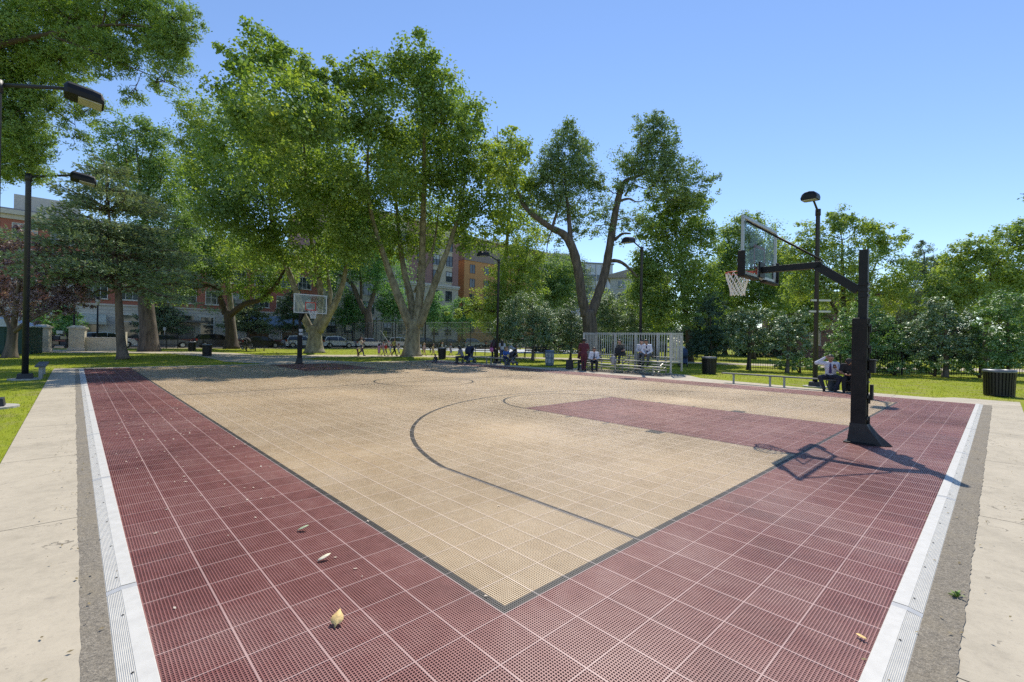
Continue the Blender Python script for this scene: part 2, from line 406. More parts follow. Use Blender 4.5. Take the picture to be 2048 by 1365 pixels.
# asphalt strip beside the court's two near edges (ragged outer edge)
m, nt, b = newmat('worn asphalt strip'); x = NX(nt); vec, X, Y, Z = x.coords()
n1 = x.noise(vec, 170, 3, .75); n2 = x.noise(vec, 3, 3, .6); n3 = x.noise(vec, 55, 4, .7)
c = x.ramp(x.add(x.mul(n1, .55), x.mul(n3, .45)), [(.34, (.085, .074, .058)), (.5, (.225, .195, .15)), (.64, (.40, .35, .275))])
c = x.mix(x.ramp(n2, [(.45, 0.0), (.7, .4)]), c, (.30, .25, .17))
nt.links.new(c, b.inputs['Base Color']); b.inputs['Roughness'].default_value = .95; x.bump(n3, .7, .02, b); M['strip'] = m
mb = MB(); N = 420
us = np.linspace(-1.85, 25.93, N); j1 = np.convolve(RS.randn(N + 8), np.ones(9) / 9, 'valid') * .012 + RS.randn(N) * .003
for i in range(N - 1):
    mb.add([(-1.66, us[i], -.0085), (-1.66, us[i + 1], -.0085), (-1.835 + j1[i + 1], us[i + 1], -.0085), (-1.835 + j1[i], us[i], -.0085)], [(0, 1, 2, 3)])
j2 = np.convolve(RS.randn(N + 8), np.ones(9) / 9, 'valid') * .01 + RS.randn(N) * .003
vs = np.linspace(-1.66, 17.2, N)
for i in range(N - 1):
    mb.add([(vs[i], -1.66, -.0085), (vs[i + 1], -1.66, -.0085), (vs[i + 1], -1.885 + j2[i + 1], -.0085), (vs[i], -1.885 + j2[i], -.0085)], [(0, 1, 2, 3)])
tag(mb.build('asphalt_strip', M['strip'], loc=(TX, TY, 0), rotz=YAW), kind='structure')

# ------------------------------------------------------------------ basketball court: open-grid sports tiles
V0, V1, U0, U1 = -5.13 * T, 17.17, -5.11 * T, CL
rect_local('court_base', V0, V1, U0, U1, -.0165, pm('dark slab under the tiles', (.05, .035, .03), .9, 0, .3, 3))
m, nt, b = newmat('open grid court tiles'); x = NX(nt); vec, X, Y, Z = x.coords()
xp = x.abs_(x.sub(X, CW / 2)); yp = x.mn(Y, x.sub(CL, Y))
inb = x.mul(x.lt(xp, CW / 2), x.gt(yp, 0.0))
key = x.mul(x.lt(xp, 6 * T), x.mul(x.lt(yp, 19 * T), x.gt(yp, 0.0)))
red = x.mx(x.sub(1.0, inb), key)
lw = .062
L1 = x.mul(inb, x.mx(x.gt(xp, CW / 2 - lw), x.lt(yp, lw)))
R3, S3 = 20.85 * T, 20.45 * T
uc = 5.25 * T + math.sqrt(R3 ** 2 - S3 ** 2)
L2 = x.mul(x.near(x.hyp(xp, x.sub(yp, 5.25 * T)), R3, .034), x.gt(yp, uc))
L3 = x.mul(x.near(xp, S3, .030), x.mul(x.lt(yp, uc), x.gt(yp, 0.0)))
L4 = x.mul(x.near(x.hyp(xp, x.sub(yp, 19 * T)), 6 * T, .032), x.gt(yp, 19 * T - .02))
L5 = x.near(x.hyp(xp, x.sub(Y, CL / 2)), 6 * T, .036)
L6 = x.mul(x.near(Y, CL / 2, .034), inb)
L7 = x.mul(x.mul(x.gt(xp, 6 * T), x.lt(xp, 6.85 * T)), x.mul(x.gt(yp, 7 * T), x.lt(yp, 8 * T)))
tk = x.mx(x.near(yp, 11.05 * T, .03), x.mx(x.near(yp, 14.2 * T, .03), x.near(yp, 17.3 * T, .03)))
L8 = x.mul(x.mul(x.gt(xp, 6 * T), x.lt(xp, 6.7 * T)), tk)
L9 = x.mul(x.near(xp, 6 * T, .02), x.mul(x.lt(yp, 19 * T), x.gt(yp, 0.0)))
L10 = x.mul(x.near(yp, 19 * T, .02), x.lt(xp, 6 * T))
black = L1
for L in (L2, L3, L4, L5, L6, L7, L8): black = x.mx(black, L)
soft = x.mul(x.mx(L9, L10), .55)
nv = x.noise(vec, .8, 5, .65); nf = x.noise(vec, 7, 4, .7)
mp = nt.nodes.new('ShaderNodeMapping'); mp.inputs['Scale'].default_value = (14, 1.6, 1); mp.inputs['Rotation'].default_value = (0, 0, .8); nt.links.new(vec, mp.inputs[0])
ns = x.noise(mp.outputs[0], 1.0, 4, .7)
# every tile has its own slight shade
wn = nt.nodes.new('ShaderNodeTexWhiteNoise'); wn.noise_dimensions = '2D'
cb = nt.nodes.new('ShaderNodeCombineXYZ'); fl = lambda a: x.op('FLOOR', x.div(a, T))
nt.links.new(fl(X), cb.inputs[0]); nt.links.new(fl(Y), cb.inputs[1]); nt.links.new(cb.outputs[0], wn.inputs['Vector'])
mixv0 = x.add(x.add(x.mul(nv, .5), x.mul(nf, .2)), x.add(x.mul(ns, .2), x.mul(wn.outputs[0], .10)))
mixv = x.add(x.mul(x.sub(mixv0, .5), 1.5), .5)
tan = x.ramp(mixv, [(.3, (.49, .355, .205)), (.5, (.565, .425, .26)), (.7, (.63, .49, .32))])
redc = x.ramp(mixv, [(.3, (.205, .070, .060)), (.5, (.29, .108, .093)), (.7, (.36, .17, .145))])
c = x.mix(red, tan, redc)
dust = x.mul(x.ramp(x.noise(vec, .45, 6, .72), [(.50, 0.0), (.68, 1.0)]), .15)
c = x.mix(dust, c, (.60, .50, .43))
mp2 = nt.nodes.new('ShaderNodeMapping'); mp2.inputs['Scale'].default_value = (2.2, 30, 1); mp2.inputs['Rotation'].default_value = (0, 0, 1.1); nt.links.new(vec, mp2.inputs[0])
scuff = x.mul(x.ramp(x.noise(mp2.outputs[0], .9, 3, .6), [(.66, 0.0), (.74, 1.0)]), .22)
c = x.mix(scuff, c, (.10, .075, .07))
c = x.mix(soft, c, (.06, .055, .06))
c = x.mix(x.mul(black, .93), c, (.035, .037, .042))
# seams: solid rims of each tile, tinted paler for the light they catch
ax = x.fr(x.div(X, T)); ay = x.fr(x.div(Y, T))
ex = x.mul(x.mn(ax, x.sub(1.0, ax)), T); ey = x.mul(x.mn(ay, x.sub(1.0, ay)), T)
seam = x.mx(x.mul(x.lt(ex, .0052), x.gt(X, -5 * T + .03)), x.mul(x.lt(ey, .0038), x.gt(Y, -5 * T + .03)))
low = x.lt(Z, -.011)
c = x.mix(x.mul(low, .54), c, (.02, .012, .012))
c = x.mix(x.mul(seam, .26), c, (.80, .66, .60))
nt.links.new(c, b.inputs['Base Color'])
hx = x.abs_(x.sub(x.fr(x.div(X, T / 18)), .5)); hy = x.abs_(x.sub(x.fr(x.div(Y, T / 18)), .5))
hole = x.mul(x.mul(x.mul(x.lt(hx, .36), x.lt(hy, .36)), x.sub(1.0, seam)), x.sub(1.0, low))
nt.links.new(x.sub(1.0, hole), b.inputs['Alpha'])
b.inputs['Roughness'].default_value = .42; b.inputs['Specular IOR Level'].default_value = .5
nt.links.new(x.add(.36, x.mul(nf, .2)), b.inputs['Roughness'])
mb = MB()
for z in (0.0, -.004, -.008, -.0125):
    mb.add([(V0, U0, z), (V1, U0, z), (V1, U1, z), (V0, U1, z)], [(0, 1, 2, 3)])
me = bpy.data.meshes.new('court_surface'); me.from_pydata(mb.v, [], mb.f); me.materials.append(m)
tag(link(bpy.data.objects.new('court_surface', me), None, (TX, TY, 0), YAW), kind='structure')

# white ramp edging in sections, ridged on its outer half
def ramp_section(L):
    prof = [(0, .0), (0, .006), (.004, .008), (.078, .008)]
    xs = np.linspace(.08, .148, 19)
    for i, q in enumerate(xs):
        prof.append((q, .0075 - (q - .08) * .19 + (.0 if i % 2 else -.0035)))
    prof += [(.150, -.008)]
    mb = MB()
    n = len(prof)
    ys = [.003, L - .06, L - .003]
    V = [(p, y, z) for y in ys[:2] for p, z in prof]
    fs = [(k, k + 1, n + k + 1, n + k) for k in range(n - 1)]
    mb.add(V, fs)
    return mb
def ramp_joint(L):
    mb = MB(); mb.add([(0, L - .06, .0078), (.078, L - .06, .0078), (.150, L - .06, -.007), (0, L - .004, .0078), (.078, L - .004, .0078), (.150, L - .004, -.007)], [(0, 1, 4, 3), (1, 2, 5, 4)]); return mb
M['joint_grey'] = pm('grey joint plastic', (.45, .45, .44), .5, 0, .1, 12)
def ramp_piece(loc, rz, L, label, mirror):
    t = thing('edge_ramp', label, 'edging strip', loc, rz, 'white ridged ramp sections edging the court')
    a = ramp_section(L); j = ramp_joint(L)
    if mirror:
        for q in (a, j): q.v = [(-p[0], p[1], p[2]) for p in q.v]
    s = -1 if mirror else 1
    a.build('ramp', M['white_plastic'], t); j.build('joint', M['joint_grey'], t)
    k = .16
    while k < L - .06:
        q = MB(); q.lathe([(.0055, -.001), (.0055, .002)], 8, (s * .092, k, .0055)); q.build('screw', M['rubber'], t); k += .62
    return t
ordn = ['nearest', 'second', 'third', 'fourth', 'fifth', 'sixth', 'seventh', 'eighth', 'ninth']
for i in range(9):
    u = -1.19 + i * 3.04
    L = min(3.04, CL - u)
    p = C(u, V0 + .001)
    # local +y runs away from the camera, local -x outwards
    t = ramp_piece((p[0], p[1], 0), YAW, L, f'{ordn[i]} white ridged ramp section from the camera along the left edge of the court', True)
for i in range(6):
    v = -1.17 + i * 3.1
    L = min(3.1, V1 - v)
    p = C(U0 + .001, v)
    ramp_piece((p[0], p[1], 0), YAW - PI / 2, L, f'{ordn[i]} white ridged ramp section from the camera along the right edge of the court', False)

# ------------------------------------------------------------------ grass blades
def inpoly(X, Y, poly):
    r = np.zeros(len(X), bool); n = len(poly)
    for i in range(n):
        x1, y1 = poly[i]; x2, y2 = poly[(i + 1) % n]
        cnd = ((y1 > Y) != (y2 > Y)) & (X < (x2 - x1) * (Y - y1) / (y2 - y1 + 1e-12) + x1)
        r ^= cnd
    return r
WK2 = [(p[0], p[1]) for p in wk]
TEN = [far(700, 700, 74)[:2], far(1000, 700, 57)[:2], far(1190, 700, 57)[:2], far(1190, 700, 76)[:2], far(800, 700, 82)[:2]]
def lawn_mask(X, Y):
    a, b_ = X - TX, Y - TY
    u = a * D1[0] + b_ * D1[1]; v = a * D2[0] + b_ * D2[1]
    ok = ~((v > -2.53) & (v < 17.2) & (u > -2.47) & (u < 26.76)) & (u < 60.4) & ~((u < -1.7) & (v > -3) & (v < 17.9))
    ok &= ~((u < -1.0) & (v < 19.2) & (v > 17))
    for p in PATHS + [WK2, TEN]: ok &= ~inpoly(X, Y, p)
    return ok
def blades(y0, y1, dens, hgt, wid):
    n = int(dens * (y1 ** 2 - y0 ** 2) * 1.25)
    Y = np.sqrt(RS.uniform(y0 ** 2, y1 ** 2, n)); X = RS.uniform(-1.25, 1.25, n) * Y
    k = lawn_mask(X, Y); X, Y = X[k], Y[k]; n = len(X)
    h = hgt * RS.uniform(.5, 1.3, n); w_ = wid * RS.uniform(.7, 1.3, n); a = RS.uniform(0, 2 * PI, n); l = RS.uniform(.1, .8, n) * h; la = RS.uniform(0, 2 * PI, n)
    B = np.stack([X, Y, np.full(n, -.031)], 1); d = np.stack([np.cos(a), np.sin(a), 0 * a], 1) * (w_ / 2)[:, None]
    tip = B + np.stack([np.cos(la) * l, np.sin(la) * l, h], 1)
    return np.stack([B - d, B + d, tip], 1).reshape(-1, 3), np.clip(.42 + .2 * RS.randn(n) + .75 * np.clip(np.sin(.83 * X + 1.3 * np.sin(.6 * Y)) * np.sin(.71 * Y + 1.1 * np.sin(.9 * X)) + .35 * np.sin(2.9 * X + 1.7 * Y) - .45, 0, 1), 0, 1)
Vs, ts = [], []
for a in ((4.5, 9, 330, .05, .007), (9, 14, 130, .05, .011), (14, 22, 55, .055, .018), (22, 36, 18, .06, .035), (36, 56, 6, .07, .06)):
    V, t_ = blades(*a); Vs.append(V); ts.append(t_)
V = np.concatenate(Vs); o = np_mesh('grass', V, np.arange(len(V)).reshape(-1, 3), M['grass'], None, np.concatenate(ts))
tag(o, 'short mown green grass with dry straw patches around the court', None, None, 'stuff')

# pale petal litter on the maroon margin
n = 330; u = np.concatenate([RS.gamma(4.5, 1.9, 260), RS.uniform(0, 22, 70)]); v = np.concatenate([RS.uniform(-1.45, .1, 260), RS.uniform(-1.4, 8, 70)])
Xc, Yc = TX + u * D1[0] + v * D2[0], TY + u * D1[1] + v * D2[1]
sz = RS.uniform(.006, .02, n); a = RS.uniform(0, 6.28, n)
d1 = np.stack([np.cos(a), np.sin(a), RS.uniform(-.3, .3, n)], 1) * sz[:, None]; d2 = np.stack([-np.sin(a), np.cos(a), RS.uniform(-.3, .3, n)], 1) * (sz * .5)[:, None]
Bc = np.stack([Xc, Yc, np.full(n, .008)], 1)
V = np.stack([Bc - d1, Bc - d2, Bc + d1, Bc + d2], 1).reshape(-1, 3)
o = np_mesh('petal_litter', V, np.arange(4 * n).reshape(-1, 4), pm('dry petals', (.62, .52, .40), .8, 0, .3, 90))
tag(o, 'small dry petals and leaf bits scattered over the maroon court edge', None, None, 'stuff')

n = 900; u = np.concatenate([RS.uniform(-1.5, 24, 380), RS.uniform(-2.4, -1.5, 200), RS.uniform(-1, 26, 320)]); v = np.concatenate([-1.86 + RS.randn(380) * .10, RS.uniform(-1, 16, 200), -2.65 - np.abs(RS.randn(320)) * .55])
Xc, Yc = TX + u * D1[0] + v * D2[0], TY + u * D1[1] + v * D2[1]
sz = RS.uniform(.005, .017, n); a = RS.uniform(0, 6.28, n)
d1 = np.stack([np.cos(a), np.sin(a), RS.uniform(-.3, .5, n)], 1) * sz[:, None]; d2 = np.stack([-np.sin(a), np.cos(a), RS.uniform(-.3, .5, n)], 1) * (sz * .55)[:, None]
Bc = np.stack([Xc, Yc, np.full(n, .004)], 1)
V = np.stack([Bc - d1, Bc - d2, Bc + d1, Bc + d2], 1).reshape(-1, 3)
o = np_mesh('leaf_litter', V, np.arange(4 * n).reshape(-1, 4), pm('brown leaf bits', (.24, .16, .08), .8, 0, .6, 60, col2=(.40, .32, .15)))
tag(o, 'brown leaf bits and grit along the edges of the concrete paths', None, None, 'stuff')

# fallen leaves
def leaf_flat(name, loc, outline, mat, curl, rz, label):
    mb = MB(); n = len(outline)
    V = [(0, 0, .004)] + [(p, q, .004 + curl * (abs(p) ** 1.4 * 6 + abs(q) * .35)) for p, q in outline]
    mb.add(V, [(0, i + 1, (i + 1) % n + 1) for i in range(n)])
    o = mb.build(name, mat, None, True, loc=loc, rotz=rz); s = o.modifiers.new('solid', 'SOLIDIFY'); s.thickness = .001
    return tag(o, label, 'leaf', 'fallen leaves on the court')
heart = [(q[0] * .78, q[1] * .78) for q in [(0, .075), (.018, .045), (.04, .015), (.046, -.015), (.034, -.042), (.01, -.05), (.004, -.075), (-.004, -.075), (-.01, -.05), (-.034, -.042), (-.046, -.015), (-.04, .015), (-.018, .045)]]
oval = [(.0, .055), (.018, .03), (.022, 0), (.016, -.03), (0, -.05), (-.016, -.03), (-.022, 0), (-.018, .03)]
M['leaf_fall_y'] = pm('yellow fallen leaf', (.72, .50, .20), .7, 0, .3, 25, .3)
M['leaf_fall_w'] = pm('cream fallen leaf', (.72, .66, .48), .7, 0, .15, 25, .3)
M['leaf_fall_g'] = pm('pale green fallen leaf', (.36, .43, .27), .7, 0, .25, 25, .3)
p = at(671, 1253); leaf_flat('fallen_leaf', (p[0], p[1] + .03, .026), heart, M['leaf_fall_y'], .10, .1, 'yellow heart shaped leaf lying on the near maroon tiles').rotation_euler[0] = .4
p = at(648, 1121); leaf_flat('fallen_leaf', (p[0], p[1], .018), oval, M['leaf_fall_w'], .14, -.9, 'small cream oval leaf on the maroon tiles beyond the yellow leaf').rotation_euler[0] = .3
p = at(606, 1062); leaf_flat('fallen_leaf', (p[0], p[1], .02), [(q[0] * 1.0, q[1] * .95) for q in oval], M['leaf_fall_g'], .16, -1.2, 'pale green curled leaf farthest of the three leaves on the maroon tiles').rotation_euler[0] = .35
p = at(1723, 1279); leaf_flat('fallen_leaf', (p[0], p[1], .006), [(q[0] * .55, q[1] * .55) for q in oval], M['leaf_fall_y'], .6, .4, 'tiny tan leaf scrap beside the white ramp on the right')
mb = MB()
for i in range(16):
    a = RS.uniform(0, 6.28); r = RS.uniform(.02, .055); h = RS.uniform(.008, .035)
    e = (math.cos(a) * r, math.sin(a) * r, h); s_ = (-math.sin(a) * .008, math.cos(a) * .008, 0)
    mb.add([(0, 0, 0), (e[0] * .5 + s_[0], e[1] * .5 + s_[1], h * .9), e, (e[0] * .5 - s_[0], e[1] * .5 - s_[1], h * .9)], [(0, 1, 2, 3)])
p = at(1915, 1192); tag(mb.build('weed', pm('weed green', (.16, .26, .03), .6), None, loc=(p[0], p[1], -.01)), 'small green weed growing from the asphalt and concrete joint', 'weed')
# ------------------------------------------------------------------ basketball hoops  (local +y runs from the pole to the court, local x along the baseline)
def make_hoop(label, near):
    t = thing('basketball_hoop', label, 'basketball hoop', (0, 0, 0), 0, 'basketball hoops of the court')
    mb = MB(); mb.box((0, 0, 1.625), (.125, .125, 3.25)); mb.box((0, 0, .012), (.42, .42, .024))
    mb.build('pole', M['black_metal'], t, bevel=.008)
    mb = MB()
    for z in (2.47, 2.57, 2.67):
        for sx in (-.05, .05):
            mb.tube([(sx * .8, -.082, z), (sx * .8, -.064, z)], .011, 8)
    mb.build('clamp_bolt', M['bench_leg'], t)
    mb = MB()
    for z in (2.47, 2.57, 2.67):
        mb.box((0, -.0665, z), (.155, .012, .05)); mb.box((-.0705, 0, z), (.014, .13, .05)); mb.box((.0705, 0, z), (.014, .13, .05))
    mb.build('clamp', M['black_metal'], t)
    # padding: a thick slab round three sides of the pole, open at the back
    mb = MB(); mb.prism([(-.115, -.08), (-.115, .135), (.115, .135), (.115, -.08), (.068, -.08), (.068, .066), (-.068, .066), (-.068, -.08)], .30, 2.1, 'z')
    pad = mb.build('pole_pad', M['black_pad'], t, bevel=.02)
    for z in (.42, .78, 1.2, 1.62, 1.98):
        mb = MB(); mb.box((0, -.09, z), (.20, .012, .045)); mb.box((.04, -.10, z - .05), (.05, .02, .13)); mb.build('strap', M['rubber'], pad)
    mb = MB()
    ring0 = [(-.12, -.09), (-.12, .14), (.12, .14), (.12, -.09)]
    ring1 = [(-.14, -.30), (-.145, .17), (.15, .17), (.15, -.27)]
    mids = [(-.125, -.16), (-.13, .15), (.13, .15), (.13, -.15)]
    V = [(p, q, .33) for p, q in ring0] + [(p, q, .2) for p, q in mids] + [(p, q, .006) for p, q in ring1]
    V += [(0, -.10, .33), (0, -.24, .17), (-.01, -.42, .01)]
    fs = []
    for k in range(3):
        fs += [(k, k + 1, k + 5, k + 4), (k + 4, k + 5, k + 9, k + 8)]
    fs += [(3, 12, 13, 7), (12, 0, 4, 13), (7, 13, 14, 11), (13, 4, 8, 14)]
    mb.add(V, fs); sk = mb.build('pad_skirt', M['pad_skirt'], t); so_ = sk.modifiers.new('solid', 'SOLIDIFY'); so_.thickness = .012
    # goose-neck arm
    mb = MB(); kn = (0, .66, 3.06)
    mb.bar((0, .07, 2.57), (0, .68, 3.05), .115, .14); mb.bar((0, .60, 3.06), (0, 1.58, 3.06), .115, .115)
    mb.box((0, 1.595, 3.06), (.28, .03, .30))
    mb.build('arm', M['black_metal'], t, bevel=.006)
    mb = MB()
    for sx in (-.82, .82): mb.tube([(sx * .06, .62, 3.15), (sx, 1.60, 3.86)], .018, 8)
    mb.build('brace_rod', M['black_metal'], t)
    # backboard 1.83 x 1.07, face at y = 1.64
    bb = MB(); bb.box((0, 1.635, 3.43), (1.79, .012, 1.03)); board = bb.build('backboard', M['board_glass'], t)
    f = MB(); z0, z1 = 2.895, 3.965
    for z in (z0 + .03, z1 - .03): f.box((0, 1.635, z), (1.83, .045, .06))
    for sx in (-.885, .885): f.box((sx, 1.635, 3.43), (.06, .044, .95))
    f.box((0, 1.618, 3.05), (.30, .012, .25))
    f.build('frame', M['alu'] if near else M['alu_white'], board, bevel=.004)
    f = MB()
    fm = pm('brown target square', (.10, .03, .022), .5) if near else M['orange']
    f.box((0, 1.643, 3.505), (.59, .006, .05)); f.box((0, 1.643, 3.095), (.59, .006, .05))
    for sx in (-.27, .27): f.box((sx, 1.643, 3.30), (.05, .006, .36))
    f.build('target_square', fm, board)
    if near:
        for sx in (-.925, .925):
            f = MB(); f.box((sx, 1.635, 3.10), (.06, .13, .43)); f.box((sx - math.copysign(.35, sx), 1.635, 2.872), (.76, .13, .055)); f.build('edge_pad', M['black_pad'], board, bevel=.02)
        f = MB(); f.box((.79, 1.605, 3.05), (.02, .02, .1)); f.build('corner_bracket', M['bench_leg'], board)
    # rim and net
    r = MB(); cy_ = 1.655 + .15 + .235
    ring = [(.2286 * math.cos(a), cy_ + .2286 * math.sin(a), 3.05) for a in np.linspace(0, 2 * PI, 33)[:-1]]
    r.tube(ring, .010, 6, closed=True); r.bar((-.07, 1.655, 3.045), (-.05, cy_ - .21, 3.045), .03, .02); r.bar((.07, 1.655, 3.045), (.05, cy_ - .21, 3.045), .03, .02)
    r.box((0, 1.66, 3.03), (.16, .03, .13)); r.box((0, 1.74, 3.035), (.2, .14, .012))
    rim = r.build('rim', M['orange'], t, True)
    n = MB(); lv = [(.226, 3.045), (.205, 2.94), (.172, 2.84), (.145, 2.75), (.132, 2.67), (.135, 2.61)]
    K = 12
    for d in (1, -1):
        for k in range(K):
            P = []
            for i, (q, z) in enumerate(lv):
                a = 2 * PI * (k + .5 * d * i) / K
                P.append((q * math.cos(a), cy_ + q * math.sin(a), z - (.012 if i % 2 else 0)))
            n.tube(P, .0085, 4)
    n.build('net', M['net'], rim)
    return t, pad
h1, pad1 = make_hoop('near black basketball hoop on a square padded pole with a gooseneck arm and clear backboard', True)
p = C(-.42, CW / 2); h1.location = (p[0], p[1], 0); h1.rotation_euler = (0, 0, YAW)
mb = MB(); mb.box((.09, -.125, 1.28), (.14, .08, .20)); mb.box((.09, -.125, 1.39), (.18, .11, .03)); mb.build('control_box', M['rubber'], h1, bevel=.005)
mb = MB(); mb.box((.09, -.12, .85), (.1, .04, .26)); mb.build('hanging_strap', M['rubber'], h1)
h2, pad2 = make_hoop('far basketball hoop with white framed backboard and notice stickers on its black padded pole', False)
p = C(CL + .47, CW / 2); h2.location = (p[0], p[1], 0); h2.rotation_euler = (0, 0, YAW + PI)
mb = MB(); mb.box((0, .139, 1.95), (.20, .006, .15)); mb.box((0, .139, 1.74), (.20, .006, .13)); mb.build('notice_sticker', M['sticker'], pad2)
mb = MB()
for z in (1.975, 1.935, 1.765, 1.735, 1.705): mb.box((.0, .1435, z), (.15, .003, .012))
mb.build('printed_lines', M['lamp_metal'], pad2)

# ------------------------------------------------------------------ lamp posts (local +y = direction of the arm)
def make_lamp(label, hgt):
    t = thing('lamp_post', label, 'lamp post', (0, 0, 0), 0, 'black floodlight posts around the court')
    mb = MB(); mb.tube([(0, 0, 0), (0, 0, hgt - .05), (0, 0, hgt)], [.088, .075, .078], 14); mb.tube([(0, 0, hgt - .22), (0, 0, hgt + .03)], .095, 14)
    mb.build('pole', M['lamp_metal'], t, True)
    mb = MB(); mb.box((0, 0, .09), (.40, .40, .18), taper=.9); mb.build('base_cover', M['lamp_metal'], t, bevel=.01)
    mb = MB(); mb.lathe([(.42, -.03), (.42, .012)], 20); mb.build('footing', M['concrete_base'], t)
    mb = MB(); mb.tube([(0, .06, hgt - .06), (0, .55, hgt + .10), (0, 1.0, hgt + .235), (0, 1.12, hgt + .235)], [.042, .038, .036, .04], 10)
    mb.build('arm', M['lamp_metal'], t, True)
    # head: flat box with a curved hood
    prof = [(-.26, 0), (.26, 0), (.27, .11), (.235, .22), (.14, .295), (0, .32), (-.14, .295), (-.235, .22), (-.27, .11)]
    mb = MB(); ny = [1.02, 1.09, 1.52, 1.66, 1.71]; sc = [.72, 1, 1.0, .95, .6]
    V = []; n = len(prof)
    for y_, s_ in zip(ny, sc):
        for a_, z_ in prof: V.append((a_ * (s_ if y_ < 1.65 else .96), y_, hgt + .10 + z_ * s_ - (y_ - 1.04) * .10))
    fs = [(i * n + k, i * n + (k + 1) % n, (i + 1) * n + (k + 1) % n, (i + 1) * n + k) for i in range(len(ny) - 1) for k in range(n)]
    fs += [tuple(range(n - 1, -1, -1)), tuple((len(ny) - 1) * n + k for k in range(n))]
    mb.add(V, fs); hd = mb.build('lamp_head', M['black_metal'], t, bevel=.012)
    mb = MB(); mb.add([(-.215, 1.26, hgt + .070), (.215, 1.26, hgt + .070), (.215, 1.67, hgt + .028), (-.215, 1.67, hgt + .028)], [(0, 1, 2, 3)])
    l = mb.build('lens', M['lens'], hd); s_ = l.modifiers.new('solid', 'SOLIDIFY'); s_.thickness = .03; s_.offset = 0
    return t
lamp0 = make_lamp('black lamp post at the left edge of the photo with its arm reaching in above', 6.95)
lamps = [((-11.09, 9.86), YAW - PI / 2, None),
         ((-16.55, 15.72), YAW - PI / 2, 'black lamp post beside the end of the left bench'),
         ((-.98, 31.0), YAW + PI / 2, 'black lamp post behind the middle bench and the women'),
         (C(11.96, 21.35)[:2], YAW + PI / 2, 'black lamp post rising behind the bleachers'),
         (at(1630, 773)[:2], YAW + PI / 2 + .05, 'black lamp post with two pale brackets behind the long right bench')]
for i, (q, rz, lab) in enumerate(lamps):
    if i == 0: l = lamp0; l.location = (q[0], q[1], 0); l.rotation_euler = (0, 0, rz)
    else: l = dup(lamp0, (q[0], q[1], 0), rz, lab)
    if i == 4:
        mb = MB(); mb.bar((-.28, -.1, 3.38), (.62, .1, 3.40), .05, .075); mb.bar((-.34, -.1, 2.94), (.62, .1, 2.96), .05, .075)
        b_ = mb.build('banner_bracket', M['alu_white'], l); b_.rotation_euler = (0, 0, -(YAW + PI / 2 + .05))

# park lantern poles near the gate
def make_lantern(label, hgt, head=True):
    t = thing('street_lamp', label, 'street lamp', (0, 0, 0), 0, 'old style black street lamps')
    mb = MB(); mb.lathe([(.26, 0), (.26, .1), (.2, .22), (.19, .5), (.12, .62), (.085, .75), (.075, 2.0), (.06, hgt)], 12); mb.build('pole', M['black_metal'], t, True)
    mb = MB(); mb.lathe([(.06, hgt), (.10, hgt + .06), (.2, hgt + .35), (.17, hgt + .55), (.05, hgt + .68), (.02, hgt + .8)], 8); mb.build('lantern', M['lens'], t)
    mb = MB(); mb.lathe([(.20, hgt + .54), (.1, hgt + .68), (.03, hgt + .85)], 8); mb.build('cap', M['black_metal'], t)
    return t
lan = make_lantern('old style black street lamp in front of the right gate pier', 4.2)
p = at(147, 701.5); lan.location = (p[0], p[1], 0)
for q, lab in ((far(194, 700, 44), 'old style black street lamp by the low cream wall'), (far(849, 690, 76), 'old style street lamp with white lantern behind the big plane trunk'),
               (far(1000, 690, 70), 'old style street lamp half hidden beside the middle lamp post'), (far(1215, 690, 62), 'old style street lamp in the shrubs right of the leaning trunk'), (far(752, 690, 80), 'old style street lamp behind the tennis fence')):
    dup(lan, (q[0], q[1], 0), 0, lab)

# ------------------------------------------------------------------ litter bins
def make_bin(label, r, h, slats=30):
    t = thing('litter_bin', label, 'litter bin', (0, 0, 0), 0, 'black slatted litter bins')
    mb = MB()
    for k in range(slats):
        a = 2 * PI * k / slats; P = [(r * .93, .03), (r * .95, h * .3), (r * .97, h * .62), (r * 1.02, h * .9)]
        for i in range(3):
            (r0, z0), (r1, z1) = P[i], P[i + 1]
            mb.bar((r0 * math.cos(a), r0 * math.sin(a), z0), (r1 * math.cos(a), r1 * math.sin(a), z1), 2 * PI * r / slats * .62, .012, up=(math.cos(a), math.sin(a), 0))
    mb.build('slat_basket', M['slat'], t)
    mb = MB(); mb.lathe([(r * .84, .03), (r * .88, h * .88), (r * .8, h * .88), (r * .76, .08)], 20); mb.build('liner', M['rubber'], t)
    mb = MB(); mb.lathe([(r * .95, 0), (r * .95, .04), (r * .9, .05)], 20); mb.build('base_ring', M['slat'], t, True)
    mb = MB(); mb.lathe([(r * 1.04, h * .90), (r * 1.06, h * .955), (r * 1.0, h), (r * .62, h * 1.0), (r * .58, h * .96), (r * .6, h * .9)], 24, cap=False); mb.build('lid_ring', M['lid'], t, True)
    return t
bin0 = make_bin('black slatted litter bin on the path corner at the far right', .41, .90)
p = at(1998, 791); bin0.location = (p[0], p[1], -.01)
for (px, py), rz, lab, s in (((1418, 747), .3, 'black slatted litter bin on the grass between bleachers and right bench', .93), ((884, 717.5), .7, 'black litter bin beside the walking children at the court edge', .80),
                       ((414, 712), .2, 'black litter bin in front of the left park path, the nearer of two', .80), ((384, 702), .9, 'black litter bin behind another bin near the black saloon', .82),
                       ((657, 696), .5, 'dark litter bin just right of the pale plane trunk with basketball hoop', .85)):
    p = at(px, py); d = dup(bin0, (p[0], p[1], -.01), rz, lab); d.scale = (s * .97, s * .97, 1.0)
